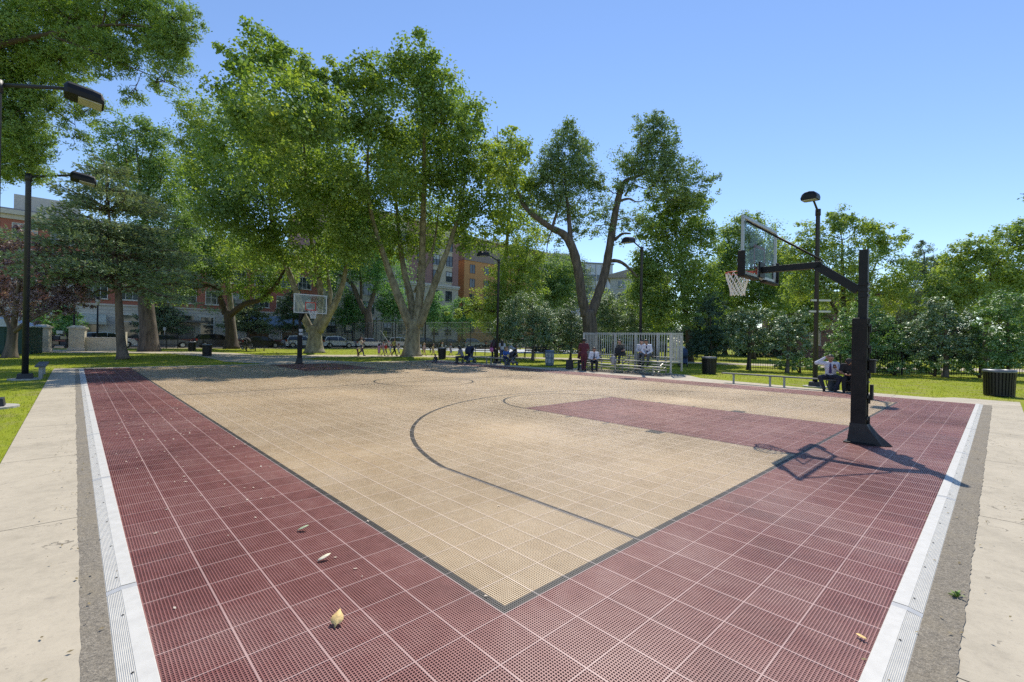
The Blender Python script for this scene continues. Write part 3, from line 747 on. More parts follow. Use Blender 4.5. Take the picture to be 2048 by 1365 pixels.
# recycling bin with poster panels
t = thing('recycling_bin', 'blue grey recycling bin with poster panels left of the bleachers', 'recycling bin', at(1099, 731), .35)
mb = MB(); mb.lathe([(.29, 0), (.30, .9)], 8); mb.build('body', pm('blue grey bin', (.10, .15, .22), .5, 0, .2, 5), t)
pmn = pm('worn poster paper', (.28, .33, .40), .6, 0, .45, 7, col2=(.5, .52, .55))
for k in range(8):
    a = 2 * PI * (k + .5) / 8
    for z in (.66, .3):
        mb = MB(); mb.box((.279 * math.cos(a), .279 * math.sin(a), z), (.012, .17, .27), rz=a); mb.build('poster_panel', pmn, t)
mb = MB(); mb.lathe([(.315, .9), (.32, .95), (.22, .97), (.2, .93)], 16, cap=False); mb.build('lid_ring', pm('blue bin lid', (.08, .16, .34), .45), t)

# ------------------------------------------------------------------ backless benches (local +y along the bench)
def make_bench(name, label, L, legs, w=.28, h=.43, planks=1, loc=(0, 0, 0), rz=YAW, mat=None, group='backless benches along the court'):
    t = thing(name, label, 'bench', loc, rz, group)
    mb = MB(); mb.box((0, L / 2, h - .02), (w, L, .045)); mb.build('seat', mat or M['bench_wood'], t, bevel=.006)
    for y in legs:
        mb = MB(); mb.box((0, y, (h - .04) / 2), (.09, .055, h - .04)); mb.box((0, y, h - .052), (w * .8, .06, .02)); mb.build('leg', M['bench_leg'], t)
    return t
p = C(1.05, 17.98); make_bench('bench', 'long dark backless bench with two young men seated at the right of the court', 4.95, (.35, 2.62, 3.12, 4.5), loc=(p[0], p[1], -.018), h=.42)
p = C(20.75, -2.72); make_bench('bench', 'grey backless bench seen end on beside the left path', 3.2, (.22, .9, 2.8), loc=(p[0], p[1], -.03), h=.46)
p = C(19.5, 18.1); make_bench('bench', 'pale backless bench with the stroller and blue shirted child at the far court edge', 3.7, (.15, 1.55, 2.0, 3.4), loc=(p[0], p[1], -.03), h=.45, mat=M['alu'])
def park_bench(loc, rz, label):
    t = thing('park_bench', label, 'bench', loc, rz, 'black park benches with backs')
    mb = MB()
    for k in range(4): mb.box((0, .08 + k * .11, .44), (1.7, .085, .03))
    mb.build('seat', M['black_metal'], t)
    mb = MB()
    for k in range(3): mb.box((0, -.02 - k * .03, .58 + k * .12), (1.7, .03, .085))
    mb.build('backrest', M['black_metal'], t)
    for sx in (-.8, 0, .8):
        mb = MB(); mb.bar((sx, .42, 0), (sx, .38, .43), .05); mb.bar((sx, .38, .41), (sx, -.02, .41), .05); mb.bar((sx, -.02, 0), (sx, 0, .43), .05); mb.bar((sx, 0, .43), (sx, -.11, .92), .05); mb.build('leg', M['black_metal'], t)
    return t
park_bench(far(970, 712, 38), .1, 'black park bench left of the standing women')
park_bench(far(1070, 716, 37), .15, 'black park bench under the grey green holly tree')
park_bench(far(860, 706, 47), 0, 'black park bench on the grass behind the walking children')
park_bench(far(510, 703, 47), .4, 'black park bench near the parked stroller on the left')
# low post and rail fence
t = thing('rail_fence', 'low black post and rail fence on the lawn left of the bleachers', 'fence', at(1141, 716), .12)
for k in range(4):
    mb = MB(); mb.box((k * .9, 0, .38), (.06, .06, .76)); mb.build('post', M['black_metal'], t)
for z in (.5, .25):
    mb = MB(); mb.box((1.35, 0, z), (2.7, .03, .04)); mb.build('rail', M['black_metal'], t)

# ------------------------------------------------------------------ bleachers (local x = rising direction, y = along the rows)
BU0, BU1, BV = 9.15, 14.5, 18.75
p = C(BU0, BV); t = thing('bleachers', 'silver three row bleachers with a tall pale guard rail', 'bleachers', (p[0], p[1], 0), YAW)
L = BU1 - BU0
rows = [(.0, .43), (.62, .66), (1.24, .89)]
for i, (xx, z) in enumerate(rows):
    mb = MB(); mb.box((xx, L / 2, z - .02), (.25, L, .045)); mb.build('seat_plank', M['alu'], t, bevel=.004)
    if i: 
        mb = MB(); mb.box((xx - .33, L / 2, z - .40), (.3, L, .035)); mb.build('foot_plank', M['alu'], t)
mb = MB(); mb.box((1.62, L / 2, .60), (.42, L, .035)); mb.build('foot_plank', M['alu'], t)
for y in (.5, 2.67, 4.85):
    mb = MB()
    for xx, z in rows: mb.bar((xx, y, 0), (xx, y, z - .04), .045)
    mb.bar((-.08, y, .03), (1.9, y, .03), .05); mb.bar((-.05, y, .1), (1.3, y, .72), .04); mb.bar((.2, y, .05), (1.2, y, .35), .03); mb.bar((1.8, y, 0), (1.8, y, .6), .045)
    mb.build('frame', M['alu'], t)
mb = MB(); mb.bar((.4, .5, .12), (.4, 2.67, .30), .025); mb.bar((.4, 2.67, .12), (.4, 4.85, .30), .025); mb.bar((1.0, .5, .35), (1.0, 2.67, .1), .025); mb.build('cross_brace', M['alu'], t)
def rail_run(a, b, z0, z1, n, posts):
    a = np.array(a); b = np.array(b)
    mb = MB()
    for q in (z0 + .08, z1 - .07, z1):
        mb = MB(); mb.bar((*a, q), (*b, q), .05 if q != z1 - .07 else .03); mb.build('guard_rail', M['alu_white'], t)
    bb = MB()
    for k in range(n):
        q = a + (b - a) * (k + .5) / n; bb.bar((*q, z0 + .08), (*q, z1), .032)
    bb.build('balusters', M['alu_white'], t)
    for f_ in posts:
        q = a + (b - a) * f_; mb = MB(); mb.bar((*q, z0 - .45), (*q, z1 + .02), .07); mb.build('guard_post', M['alu_white'], t)
rail_run((1.92, 0), (1.92, L), .62, 2.1, 36, (0, .25, .5, .75, 1.0))
rail_run((.75, -.02), (1.88, -.02), .55, 2.08, 8, (0,))
rail_run((.75, L + .02), (1.88, L + .02), .55, 2.08, 8, (0,))

# ------------------------------------------------------------------ bags
def backpack(loc, rz, label, col, lean=.0, s=1.0, col2=None):
    t = thing('backpack', label, 'backpack', loc, rz)
    m_ = pm('bag fabric', col, .75, 0, .3, 9, .3); m2 = pm('bag fabric trim', col2 or tuple(c * .7 for c in col), .75, 0, .3, 9, .3)
    def blob(name, c, d, mm, par, k=8):
        mb = MB(); V = []; n = 12; lev = [(-.5, .86), (-.42, 1.0), (0, 1.02), (.28, .94), (.42, .72), (.5, .3)]
        for z_, q in lev:
            for i in range(n):
                a = 2 * PI * i / n; cx = math.copysign(abs(math.cos(a)) ** .55, math.cos(a)); sy = math.copysign(abs(math.sin(a)) ** .55, math.sin(a))
                V.append((c[0] + cx * d[0] / 2 * q * s, c[1] + sy * d[1] / 2 * q * s + lean * (z_ + .5) * d[2] * s, c[2] + z_ * d[2] * s))
        fs = [(i * n + k_, i * n + (k_ + 1) % n, (i + 1) * n + (k_ + 1) % n, (i + 1) * n + k_) for i in range(5) for k_ in range(n)] + [tuple(range(n - 1, -1, -1)), tuple(5 * n + k_ for k_ in range(n))]
        mb.add(V, fs); return mb.build(name, mm, par, True)
    blob('body', (0, 0, .24 * s), (.33, .22, .48), m_, t)
    blob('pocket', (0, -.125 * s, .14 * s), (.26, .10, .24), m2, t)
    mb = MB(); mb.tube([(-.05 * s, .03, .46 * s), (-.04 * s, .03, .54 * s), (.04 * s, .03, .54 * s), (.05 * s, .03, .46 * s)], .012, 6); mb.build('handle', m2, t, True)
    for sx in (-.09, .09):
        mb = MB(); mb.tube([(sx * s, .1 * s, .42 * s), (sx * s * 1.3, .19 * s, .30 * s), (sx * s * 1.2, .11 * s, .08 * s)], .02, 6); mb.build('strap', m2, t, True)
    return t
backpack(at(1666, 781), .15, 'dark blue grey backpack on the ground before the man raising his hand', (.055, .07, .09))
backpack(at(1697, 783), -.2, 'black backpack on the ground before the young man in the black cap', (.012, .012, .014))
p = C(11.95, 18.72); backpack((p[0], p[1], .435), YAW + .4, 'grey backpack standing on the front bleacher plank', (.30, .30, .32), 0, .9)
p = far(1248, 712, 24.2); 
t = thing('sports_bag', 'dark upright crate bag standing on the walk left of the man in maroon', 'bag', at(1139, 739), .2)
mb = MB(); mb.box((0, 0, .26), (.40, .26, .50), taper=.92); mb.build('body', pm('charcoal bag', (.045, .045, .05), .8, 0, .3, 9, .3), t, bevel=.03)
mb = MB(); mb.box((0, 0, .515), (.38, .25, .03)); mb.build('lid', pm('dark bag lid', (.03, .03, .034), .7), t, bevel=.01)
mb = MB(); mb.tube([(-.1, 0, .52), (-.08, 0, .6), (.08, 0, .6), (.1, 0, .52)], .012, 6); mb.build('handle', M['rubber'], t)
t = thing('lunch_bag', 'small teal and grey bag at the foot of the front bleacher plank', 'bag', at(1159, 738.5), .2)
mb = MB(); mb.box((0, 0, .13), (.24, .18, .22), taper=.9); mb.build('body', pm('pale teal bag', (.22, .33, .36), .7, 0, .2, 9), t, bevel=.02)
mb = MB(); mb.box((0, 0, .26), (.23, .17, .04)); mb.build('lid', pm('teal bag top', (.05, .22, .26), .7), t, bevel=.01)
mb = MB(); mb.tube([(-.07, 0, .27), (-.06, 0, .36), (.06, 0, .36), (.07, 0, .27)], .01, 6); mb.build('handle', M['rubber'], t)

# ------------------------------------------------------------------ fences
def iron_fence(a, b, label, hgt=1.35, step=.13, bay=2.4, group='black iron railings', z=0.0):
    a = np.array(a[:2], float); b = np.array(b[:2], float); Lf = np.linalg.norm(b - a); rz = math.atan2(*(b - a)[::-1])
    t = thing('iron_fence', label, 'fence', (a[0], a[1], z), rz, group)
    mb = MB(); n = int(Lf / step)
    for k in range(n): mb.box((k * step + step / 2, 0, hgt / 2 + .04), (.018, .018, hgt))
    mb.build('pickets', M['black_metal'], t)
    for zz in (.16, hgt - .12):
        mb = MB(); mb.box((Lf / 2, 0, zz), (Lf, .035, .045)); mb.build('rail', M['black_metal'], t)
    k = 0
    while k <= Lf + .01:
        mb = MB(); mb.box((k, 0, (hgt + .12) / 2), (.065, .065, hgt + .12)); mb.box((k, 0, hgt + .14), (.085, .085, .05)); mb.build('post', M['black_metal'], t); k += bay
    return t
iron_fence(at(1495, 740), at(1712, 748.5), 'black iron railing behind the two seated men')
iron_fence(at(1714, 748.6), at(2080, 757), 'black iron railing among the shrubs at the far right')
iron_fence(far(1245, 722, 46), far(1480, 722, 37), 'black iron railing in the trees behind the bleachers')
pf = lambda v: C(60.3, v)
for v0, v1, lab in ((.6, 6.2, 'left part of the street railing before the black saloon'), (6.4, 13.0, 'street railing before the white estate cars'), (13.2, 20.6, 'street railing before the silver estate car'), (20.8, 27.5, 'street railing right of the pale plane trunk')):
    iron_fence(pf(v0), pf(v1), 'black ' + lab, 1.25, .16)
# chain link fence of the tennis court
m, nt, b = newmat('chain link mesh'); x = NX(nt); vec, X, Y, Z = x.coords()
a1 = x.fr(x.mul(x.add(X, Z), 9.0)); a2 = x.fr(x.mul(x.sub(X, Z), 9.0))
wire = x.mx(x.lt(a1, .11), x.lt(a2, .11))
nt.links.new(wire, b.inputs['Alpha']); b.inputs['Base Color'].default_value = (.30, .31, .32, 1); b.inputs['Roughness'].default_value = .5; b.inputs['Metallic'].default_value = .3
M['chain'] = m
def chain_fence(pts, label, hgt, step, strong):
    t = thing('chain_link_fence', label, 'fence', (0, 0, 0), 0, 'tall chain link fence of the tennis court')
    a, b_ = np.array(pts[0]), np.array(pts[1]); d = b_ - a; Lf = np.linalg.norm(d); rz = math.atan2(d[1], d[0]); t.location = (a[0], a[1], 0); t.rotation_euler = (0, 0, rz)
    mb = MB(); mb.quad((0, 0, .05), (Lf, 0, .05), (Lf, 0, hgt), (0, 0, hgt)); mb.build('wire_mesh', M['chain'], t)
    n = max(1, round(Lf / step))
    for k in range(n + 1):
        mb = MB(); mb.tube([(Lf * k / n, .03, 0), (Lf * k / n, .03, hgt + .05)], .07 if k in strong else .045, 8); mb.build('post', M['black_metal'], t)
    for z, mm in ((hgt, M['alu_white']), (hgt - .75, M['alu']), (hgt - 1.3, M['alu']), (1.2, M['black_metal']), (.12, M['black_metal'])):
        mb = MB(); mb.tube([(0, .05, z), (Lf, .05, z)], .028, 6); mb.build('rail', mm, t)
    return t
A0 = far(640, 700, 84); A1 = far(735, 695, 69); A2 = far(850, 700, 63.5); A3 = far(990, 700, 57.5)
chain_fence((A0[:2], A1[:2]), 'tall black chain link fence side running back left of the tennis court', 3.7, 2.6, (0, 6))
chain_fence((A1[:2], A2[:2]), 'tall chain link fence of the tennis court behind the walking children', 3.75, 2.6, (0, 2))
chain_fence((A2[:2], A3[:2]), 'tall chain link fence right of the big plane trunk', 3.75, 3.4, (0,))
def sign(loc, rz, w_, h_, z, label, mat, pole=True, name='sign'):
    t = thing(name, label, 'sign', (loc[0], loc[1], 0), rz)
    mb = MB(); mb.box((0, -.03, z), (w_, .015, h_)); mb.build('panel', mat, t)
    mb = MB(); mb.box((0, -.041, z + h_ * .2), (w_ * .7, .004, h_ * .12)); mb.box((0, -.041, z - h_ * .05), (w_ * .7, .004, h_ * .06)); mb.box((0, -.041, z - h_ * .2), (w_ * .7, .004, h_ * .06)); mb.build('printed_lines', M['lid'], t)
    mb = MB(); mb.tube([(0, .02, 0), (0, .02, z + h_ / 2)], .03, 8); mb.build('post', M['bench_leg'], t)
    return t
sg = far(698, 656, 74); sign(sg, -.2, 1.0, .75, sg[2], 'cream notice board hanging on the tennis fence', pm('cream notice', (.62, .6, .5), .6))
sg = far(1800, 693, 31); sign(sg, -.3, .27, .52, sg[2], 'small white notice sign beyond the right iron railing', M['sticker'])
sg = far(770, 668, 80); sign(sg, -.2, .7, 1.0, sg[2], 'yellow green crossing sign beyond the tennis fence', pm('yellow green sign', (.55, .6, .05), .5))
sg = far(329, 686, 58); t = thing('marker_post', 'thin white marker post in front of the black saloon', 'post', (sg[0], sg[1], 0))
mb = MB(); mb.tube([(0, 0, 0), (0, 0, 2.4)], .035, 8); mb.build('pole', M['white_plastic'], t); mb = MB(); mb.box((0, -.04, 2.2), (.3, .02, .4)); mb.build('plate', M['bench_leg'], t)
# leaning pale pole carried by a child
# ------------------------------------------------------------------ trees
def rdir(n):
    d = RS.randn(n, 3); return d / (np.linalg.norm(d, axis=1)[:, None] + 1e-9)
def lump(d, seed, amt):
    r = np.random.RandomState(seed); s = np.zeros(len(d))
    for k in range(7):
        q = r.randn(3) * (1.2 + k * .55); s += np.sin(d @ q + r.uniform(0, 6.28)) / (1 + .45 * k)
    return 1 + amt * s * .42
def crown_points(c, R, n, clump, k, seed, inner=.42, amt=.32):
    """n leaf points in clumps spread over a lumpy ellipsoid"""
    nc = max(3, n // k)
    d = rdir(nc); rr = RS.uniform(inner ** 2, 1, nc) ** .5 * lump(d, seed, amt)
    cc = np.array(c) + d * rr[:, None] * np.array(R)
    i = RS.randint(0, nc, n)
    bl_ = rdir(n) * (RS.uniform(0, 1, n) ** .68)[:, None] * 2.05
    spread = bl_ * clump * np.array([1, 1, .7]) * RS.uniform(.5, 1.25, nc)[i][:, None]
    tone = RS.uniform(-.22, .22, nc)[i]
    nr = spread / (np.linalg.norm(spread, axis=1)[:, None] + 1e-6) + d[i] * .55
    return cc[i] + spread, tone, cc, nr
def leaves(P, L, W, droop=.25, flat=.45, fold=True, tone=None, nr=None):
    """one small bent leaf (two quads as a diamond) per point"""
    n = len(P)
    ax = rdir(n); ax[:, 2] = ax[:, 2] * .6 - droop; ax /= np.linalg.norm(ax, axis=1)[:, None]
    nn = rdir(n); nn[:, 2] = np.abs(nn[:, 2]) + flat
    if nr is not None: nn = nn * .62 + nr * .8; nn[:, 2] += .15
    sd_ = np.cross(ax, nn); sd_ /= np.linalg.norm(sd_, axis=1)[:, None] + 1e-9
    s = RS.uniform(.65, 1.25, n)
    l = (L * s)[:, None]; w_ = (W * s)[:, None]
    up = np.cross(sd_, ax)
    a = P - ax * l * .5; b = P + ax * l * .5
    c1 = P + sd_ * w_ * .5 + up * w_ * .18; c2 = P - sd_ * w_ * .5 + up * w_ * .18
    V = np.stack([a, c1, b, c2], 1).reshape(-1, 3)
    tint = np.clip(.48 + .10 * RS.randn(n) + (0 if tone is None else tone), 0, 1)
    return V, tint
def crown(name, blobs, Y, leaf, mat, parent, clump=.5, k=60, cov=2.6, droop=.25, flat=.45, origin=(0, 0, 0), amt=.32, inner=.42, cap=70000):
    L, W = leaf; Vs, ts, tips = [], [], []
    tot = 0
    for bi, b in enumerate(blobs):
        px, py, rx, ry = b[:4]; dd = b[4] if len(b) > 4 else 0; dn = b[5] if len(b) > 5 else 1.0
        y = Y + dd; c = far(px, py, y); s = y / F
        R = np.array([rx * s, (rx + ry) / 2 * s * (b[6] if len(b) > 6 else .95), ry * s])
        R = R * 1.1; n = int(min(14000, 1.12 * cov * dn * PI * R[0] * R[2] * 1.15 / (L * W * .5)))
        if n < 8: continue
        P, tone, cc, nr = crown_points(c, R, n, clump * .95 * min(1.3, max(.5, R.mean() / 2.2)), k, int(px * 7 + py * 3 + dd * 5) % 99991, inner, amt)
        P[:, 2] = np.maximum(P[:, 2], .12)
        V, t_ = leaves(P, L, W, droop, flat, tone=tone, nr=nr)
        Vs.append(V); ts.append(t_); tips.append((np.array(c), R, cc))
    V = np.concatenate(Vs) - np.array(origin); t_ = np.concatenate(ts)
    np_mesh(name, V, np.arange(len(V)).reshape(-1, 4), mat, parent, t_)
    return tips
def curve(a, b, n=7, sag=.08, wob=.04, rs=RS):
    a, b = np.array(a, float), np.array(b, float); L = np.linalg.norm(b - a)
    t = np.linspace(0, 1, n)[:, None]
    P = a + (b - a) * t; P[:, 2] += (np.sin(t[:, 0] * PI) * sag * L)
    P[1:-1] += rs.randn(n - 2, 3) * wob * L * .5
    return P
def smooth_path(pts, rad, sub=4):
    P = np.array(pts, float); R = np.array(rad, float); n = len(P)
    if n < 3: return P, R
    out, ro = [], []
    for i in range(n - 1):
        p0, p1, p2, p3 = P[max(i - 1, 0)], P[i], P[i + 1], P[min(i + 2, n - 1)]
        for k in range(sub):
            t = k / sub
            out.append(.5 * ((2 * p1) + (-p0 + p2) * t + (2 * p0 - 5 * p1 + 4 * p2 - p3) * t * t + (-p0 + 3 * p1 - 3 * p2 + p3) * t ** 3))
            ro.append(R[i] + (R[i + 1] - R[i]) * t)
    out.append(P[-1]); ro.append(R[-1]); return np.array(out), np.array(ro)
def tree(label, base, Y, r0, limbs, blobs, leaf, lmat, bark, name='tree', cat='tree', group=None, flare=1.5, twig=5, autol=True, fork=None, **kw):
    """limbs: lists of (px, py, depth offset, radius) in the photo's directions at the tree's own distance Y"""
    b0 = far(base[0], base[1], Y); b0 = (b0[0], b0[1], -.04)
    t = thing(name, label, cat, b0, 0, group); o = np.array(b0)
    tips = crown('crown', blobs, Y, leaf, lmat, t, origin=b0, **kw)
    mb = MB(); ends = []
    for li, l in enumerate(limbs):
        P = [far(q[0], q[1], Y + q[2]) for q in l]; R = [q[3] for q in l]
        P = np.array(P)
        if li == 0: P[0] = b0
        S, Rr = smooth_path(P, R, 5)
        if li == 0:
            z = S[:, 2] - b0[2]; Rr = Rr * (1 + (flare - 1) * np.exp(-z / max(.25, r0 * 1.1)))
        else:
            Rr = Rr * (1 + .06 * np.sin(np.arange(len(Rr)) * 1.9 + li))
        mb.tube(S - o, Rr, 14 if r0 > .25 else 9); ends.append((S, Rr))
    # secondary limbs from the nearest limb point to every clump, plus twigs
    if autol:
        allS = np.concatenate([e[0][len(e[0]) // 3:] for e in ends]); allR = np.concatenate([e[1][len(e[1]) // 3:] for e in ends])
        for c, R, cc in tips:
            dz = allS - c; q = np.linalg.norm(dz, axis=1) + np.maximum(0, allS[:, 2] - c[2]) * 1.5
            i = int(np.argmin(q)); r1 = min(allR[i] * .6, .02 + .011 * np.linalg.norm(allS[i] - c) + .02)
            P = curve(allS[i], c, 7, .06, .06); mb.tube(P - o, np.linspace(r1, max(.012, r1 * .35), 7), 7)
            for k in range(min(twig, len(cc))):
                j = RS.randint(len(cc)); s_ = P[RS.randint(3, 7)]
                mb.tube(curve(s_, cc[j], 5, .05, .08) - o, np.linspace(max(.010, r1 * .38), .006, 5), 5)
    mb.build('trunk', bark, t, True)
    return t
PL = (.23, .19)
# --- the two big plane trees on the far side of the court
tree('huge plane tree with four pale limbs rising behind the walking children', (823, 712), 41.7, .62,
     [[(823, 712, 0, .66), (825, 672, 0, .60), (828, 640, 0, .56)],
      [(822, 655, 0, .46), (805, 615, -.5, .38), (788, 570, -.9, .34), (772, 525, -1.2, .27), (745, 440, -3, .18), (735, 360, -6, .1), (740, 220, -9, .04)],
      [(826, 652, 0, .4), (822, 600, .6, .33), (808, 540, 1.2, .27), (798, 470, 1.6, .17), (790, 360, 2, .07)],
      [(832, 652, 0, .46), (840, 590, 0, .38), (844, 520, .2, .32), (847, 400, -2, .22), (848, 300, -5, .14), (845, 180, -8, .05)],
      [(838, 652, 0, .42), (858, 600, -.4, .33), (878, 545, -.8, .28), (902, 480, -1, .2), (925, 400, -1.2, .1), (930, 320, -1.2, .05)],
      [(843, 545, .1, .16), (858, 520, .6, .14), (870, 478, .9, .10), (880, 400, 1.2, .05)],
      [(828, 585, .3, .13), (842, 560, .6, .11)]],
     [(838, 122, 46, 46, -8), (775, 150, 50, 42, -7), (722, 150, 38, 36, -10), (800, 215, 85, 75, -8), (885, 190, 48, 62, -7), (722, 215, 60, 66, -10), (922, 255, 50, 62, -6), (955, 300, 32, 55, -4),  # upper clumps brought forward of the trunk so their shade reaches the court
      (740, 320, 78, 82, -8), (840, 325, 92, 85, -3), (925, 370, 60, 76, -3), (770, 425, 72, 70, 1.5), (860, 450, 70, 55, 2.5), (940, 455, 48, 50, 0), (710, 470, 55, 55, -3), (800, 500, 50, 28, 2, .6),
      (800, 330, 60, 60, 4), (880, 250, 60, 60, 0), (690, 390, 50, 60, -6)],
     PL, M['leaf_plane'], M['bark_plane'], name='plane_tree', clump=.55, cov=2.75)
tree('huge plane tree with a mottled pale trunk behind the far basketball hoop', (629, 706), 45.5, .62,
     [[(629, 706, 0, .72), (630, 675, 0, .62), (630, 652, 0, .6)],
      [(622, 662, 0, .42), (606, 630, -.4, .33), (597, 598, -.8, .3), (578, 545, -1, .24), (552, 485, -2.5, .19), (540, 400, -7, .14), (550, 280, -13, .06)],
      [(631, 662, 0, .4), (640, 615, .4, .28), (640, 570, .6, .27), (630, 520, .5, .2), (615, 430, -4, .15), (610, 320, -11, .08), (600, 200, -15, .03)],
      [(638, 662, 0, .46), (662, 622, -.3, .36), (678, 590, -.5, .27), (690, 548, -.7, .2), (700, 480, -1, .09)],
      [(655, 628, .2, .2), (661, 590, .5, .19), (655, 550, .8, .15), (648, 510, 1, .1)]],
     [(535, 100, 42, 46, -15), (487, 115, 34, 42, -14), (578, 140, 46, 46, -15), (628, 140, 34, 42, -16), (660, 155, 25, 38, -16), (480, 175, 38, 55, -15), (550, 215, 80, 76, -21), (630, 230, 70, 80, -18), (490, 290, 72, 82, -18), (600, 340, 92, 90, -11),  # clumps pulled far off the trunk, crown shaped to shade the court's left
      (530, 420, 88, 82, -6), (660, 400, 62, 72, -5), (450, 380, 66, 82, -9), (600, 485, 80, 48, -3), (510, 500, 60, 45, -2, .8), (690, 500, 44, 42, -2, .8), (640, 545, 40, 30, 2, .6), (560, 330, 80, 80, -2), (640, 300, 70, 80, -2), (540, 250, 70, 70, -6)],
     PL, M['leaf_plane'], M['bark_plane'], name='plane_tree', clump=.55, cov=2.75)
tree('yellowing plane tree between the pine and the huge plane trees', (470, 690), 56, .4, [[(470, 690, 0, .4), (455, 560, 0, .3), (430, 400, 0, .15), (420, 300, 0, .06)]],
     [(415, 240, 42, 50, 0), (378, 225, 26, 34, 0), (440, 300, 48, 60, 0), (390, 310, 50, 62, 0), (365, 390, 44, 60, 0), (420, 400, 60, 62, 0), (400, 480, 60, 50, 0)], PL, M['leaf_yellow'], M['bark_plane'], name='plane_tree', clump=.6, cov=2.2)
tree('dark spreading tree with low arching limbs beside the parked white estate cars', (463, 696), 53.5, .62,
     [[(463, 697, 0, .62), (461, 660, 0, .52), (456, 622, 0, .5)],
      [(452, 628, 0, .4), (440, 595, -.5, .3), (433, 560, -.8, .24), (415, 520, -1, .14)],
      [(461, 630, 0, .38), (490, 608, -1, .3), (520, 600, -1.6, .26), (548, 575, -2.2, .2), (570, 540, -2.6, .12)],
      [(436, 580, -.6, .2), (415, 572, -1.2, .18), (385, 578, -2, .15), (360, 590, -2.5, .08)]],
     [(420, 520, 60, 42, -1), (500, 540, 60, 40, -2), (470, 500, 70, 45, 1), (555, 545, 44, 36, -2), (400, 560, 46, 30, -2, .7), (485, 583, 40, 22, -1, .6), (350, 560, 40, 34, -2, .8), (530, 590, 30, 18, -1.5, .5)],
     (.24, .18), M['leaf_plane'], M['bark_dark'], clump=.6, cov=2.2)
tree('brown trunked tree with forked limbs behind the left end of the tennis fence', (737, 694), 72, .6,
     [[(739, 694, 0, .62), (738, 650, 0, .58), (734, 618, 0, .55)],
      [(730, 626, 0, .42), (716, 597, 0, .36), (706, 572, 0, .3), (688, 556, 0, .22), (670, 545, 0, .1)],
      [(737, 622, 0, .4), (747, 590, 0, .3), (755, 560, 0, .22), (765, 500, 0, .1)], [(722, 608, .3, .2), (722, 570, .5, .2), (718, 530, .5, .1)]],
     [(690, 520, 50, 44, 0), (740, 510, 46, 46, 0), (775, 540, 36, 40, 0), (660, 560, 30, 28, 0), (720, 470, 60, 44, 1), (750, 560, 30, 22, 0, .6)], (.26, .2), M['leaf_bright'], M['bark_grey'], clump=.7, cov=2.1)
# --- forked tree behind the bleachers
tree('tall forked tree with two bare leaning limbs behind the bleachers', (1184, 722), 38, .56,
     [[(1184, 722, 0, .62), (1181, 665, 0, .58), (1176, 622, 0, .56)],
      [(1172, 632, 0, .44), (1163, 590, -.3, .38), (1158, 552, -.5, .37), (1146, 500, -.7, .36), (1128, 470, -.8, .31), (1102, 456, -.9, .24), (1066, 430, -1, .2), (1045, 408, -1, .15), (1040, 388, -1, .08)],
      [(1182, 630, 0, .42), (1196, 590, .3, .37), (1210, 545, .5, .35), (1220, 490, .6, .32), (1230, 430, .7, .27), (1240, 385, .7, .26), (1252, 362, .7, .18), (1280, 352, .7, .1)],
      [(1142, 490, -.7, .22), (1138, 440, -.4, .18), (1133, 390, -.2, .1), (1128, 330, 0, .05)],
      [(1104, 458, -.9, .13), (1114, 425, -.6, .11), (1122, 400, -.5, .08), (1130, 360, -.5, .04)], [(1116, 415, -.6, .10), (1106, 370, -.6, .07), (1100, 300, -.6, .03)],
      [(1106, 458, -.9, .07), (1097, 478, -1, .05), (1093, 505, -1.1, .02)], [(1216, 524, .5, .17), (1232, 522, .2, .15), (1250, 530, 0, .13), (1275, 555, 0, .06)],
      [(1240, 402, .7, .12), (1258, 398, .4, .09), (1272, 404, .2, .05), (1285, 402, .2, .02)], [(1250, 392, .7, .1), (1265, 372, .8, .07), (1290, 378, .8, .03)],
      [(1045, 405, -1, .08), (1000, 300, -1, .03), (995, 252, -1, .012)], [(1012, 330, -1, .03), (985, 262, -1, .01)], [(1230, 480, .6, .14), (1245, 468, -.4, .1), (1262, 468, -.8, .05)]],
     [(1132, 268, 26, 26, 0), (1108, 315, 34, 40, -.5), (1150, 325, 36, 42, 0), (1122, 375, 46, 40, -.5), (1098, 415, 36, 28, -.8, .8), (1175, 355, 28, 34, .4), (1148, 415, 40, 30, .3, .8), (1195, 375, 20, 26, .3, .7),
      (1316, 248, 22, 26, 0), (1298, 285, 34, 32, .4), (1332, 315, 28, 32, 0), (1265, 325, 34, 32, .6), (1305, 345, 48, 32, .5), (1375, 345, 32, 26, 0, .9), (1405, 382, 22, 16, 0, .7), (1345, 378, 44, 28, .8, .9), (1248, 372, 26, 20, .4, .8),
      (1190, 452, 30, 26, .8, .4), (1225, 455, 26, 30, 1, .4), (1155, 462, 24, 20, .5, .5), (1165, 300, 26, 34, .5, .7), (1085, 360, 26, 34, -1, .8), (1215, 420, 26, 30, .8, .5), (1270, 440, 24, 34, .8, .5), (1340, 280, 20, 24, .2, .7), (1280, 250, 18, 20, .2, .6), (1420, 360, 18, 16, 0, .6), (1385, 400, 30, 22, .5, .7), (1060, 400, 26, 20, -1, .5), (1120, 478, 22, 16, -.6, .3)],
     (.17, .11), M['leaf_elm'], M['bark_grey'], clump=.5, k=34, cov=2.9, amt=.36, inner=.25)
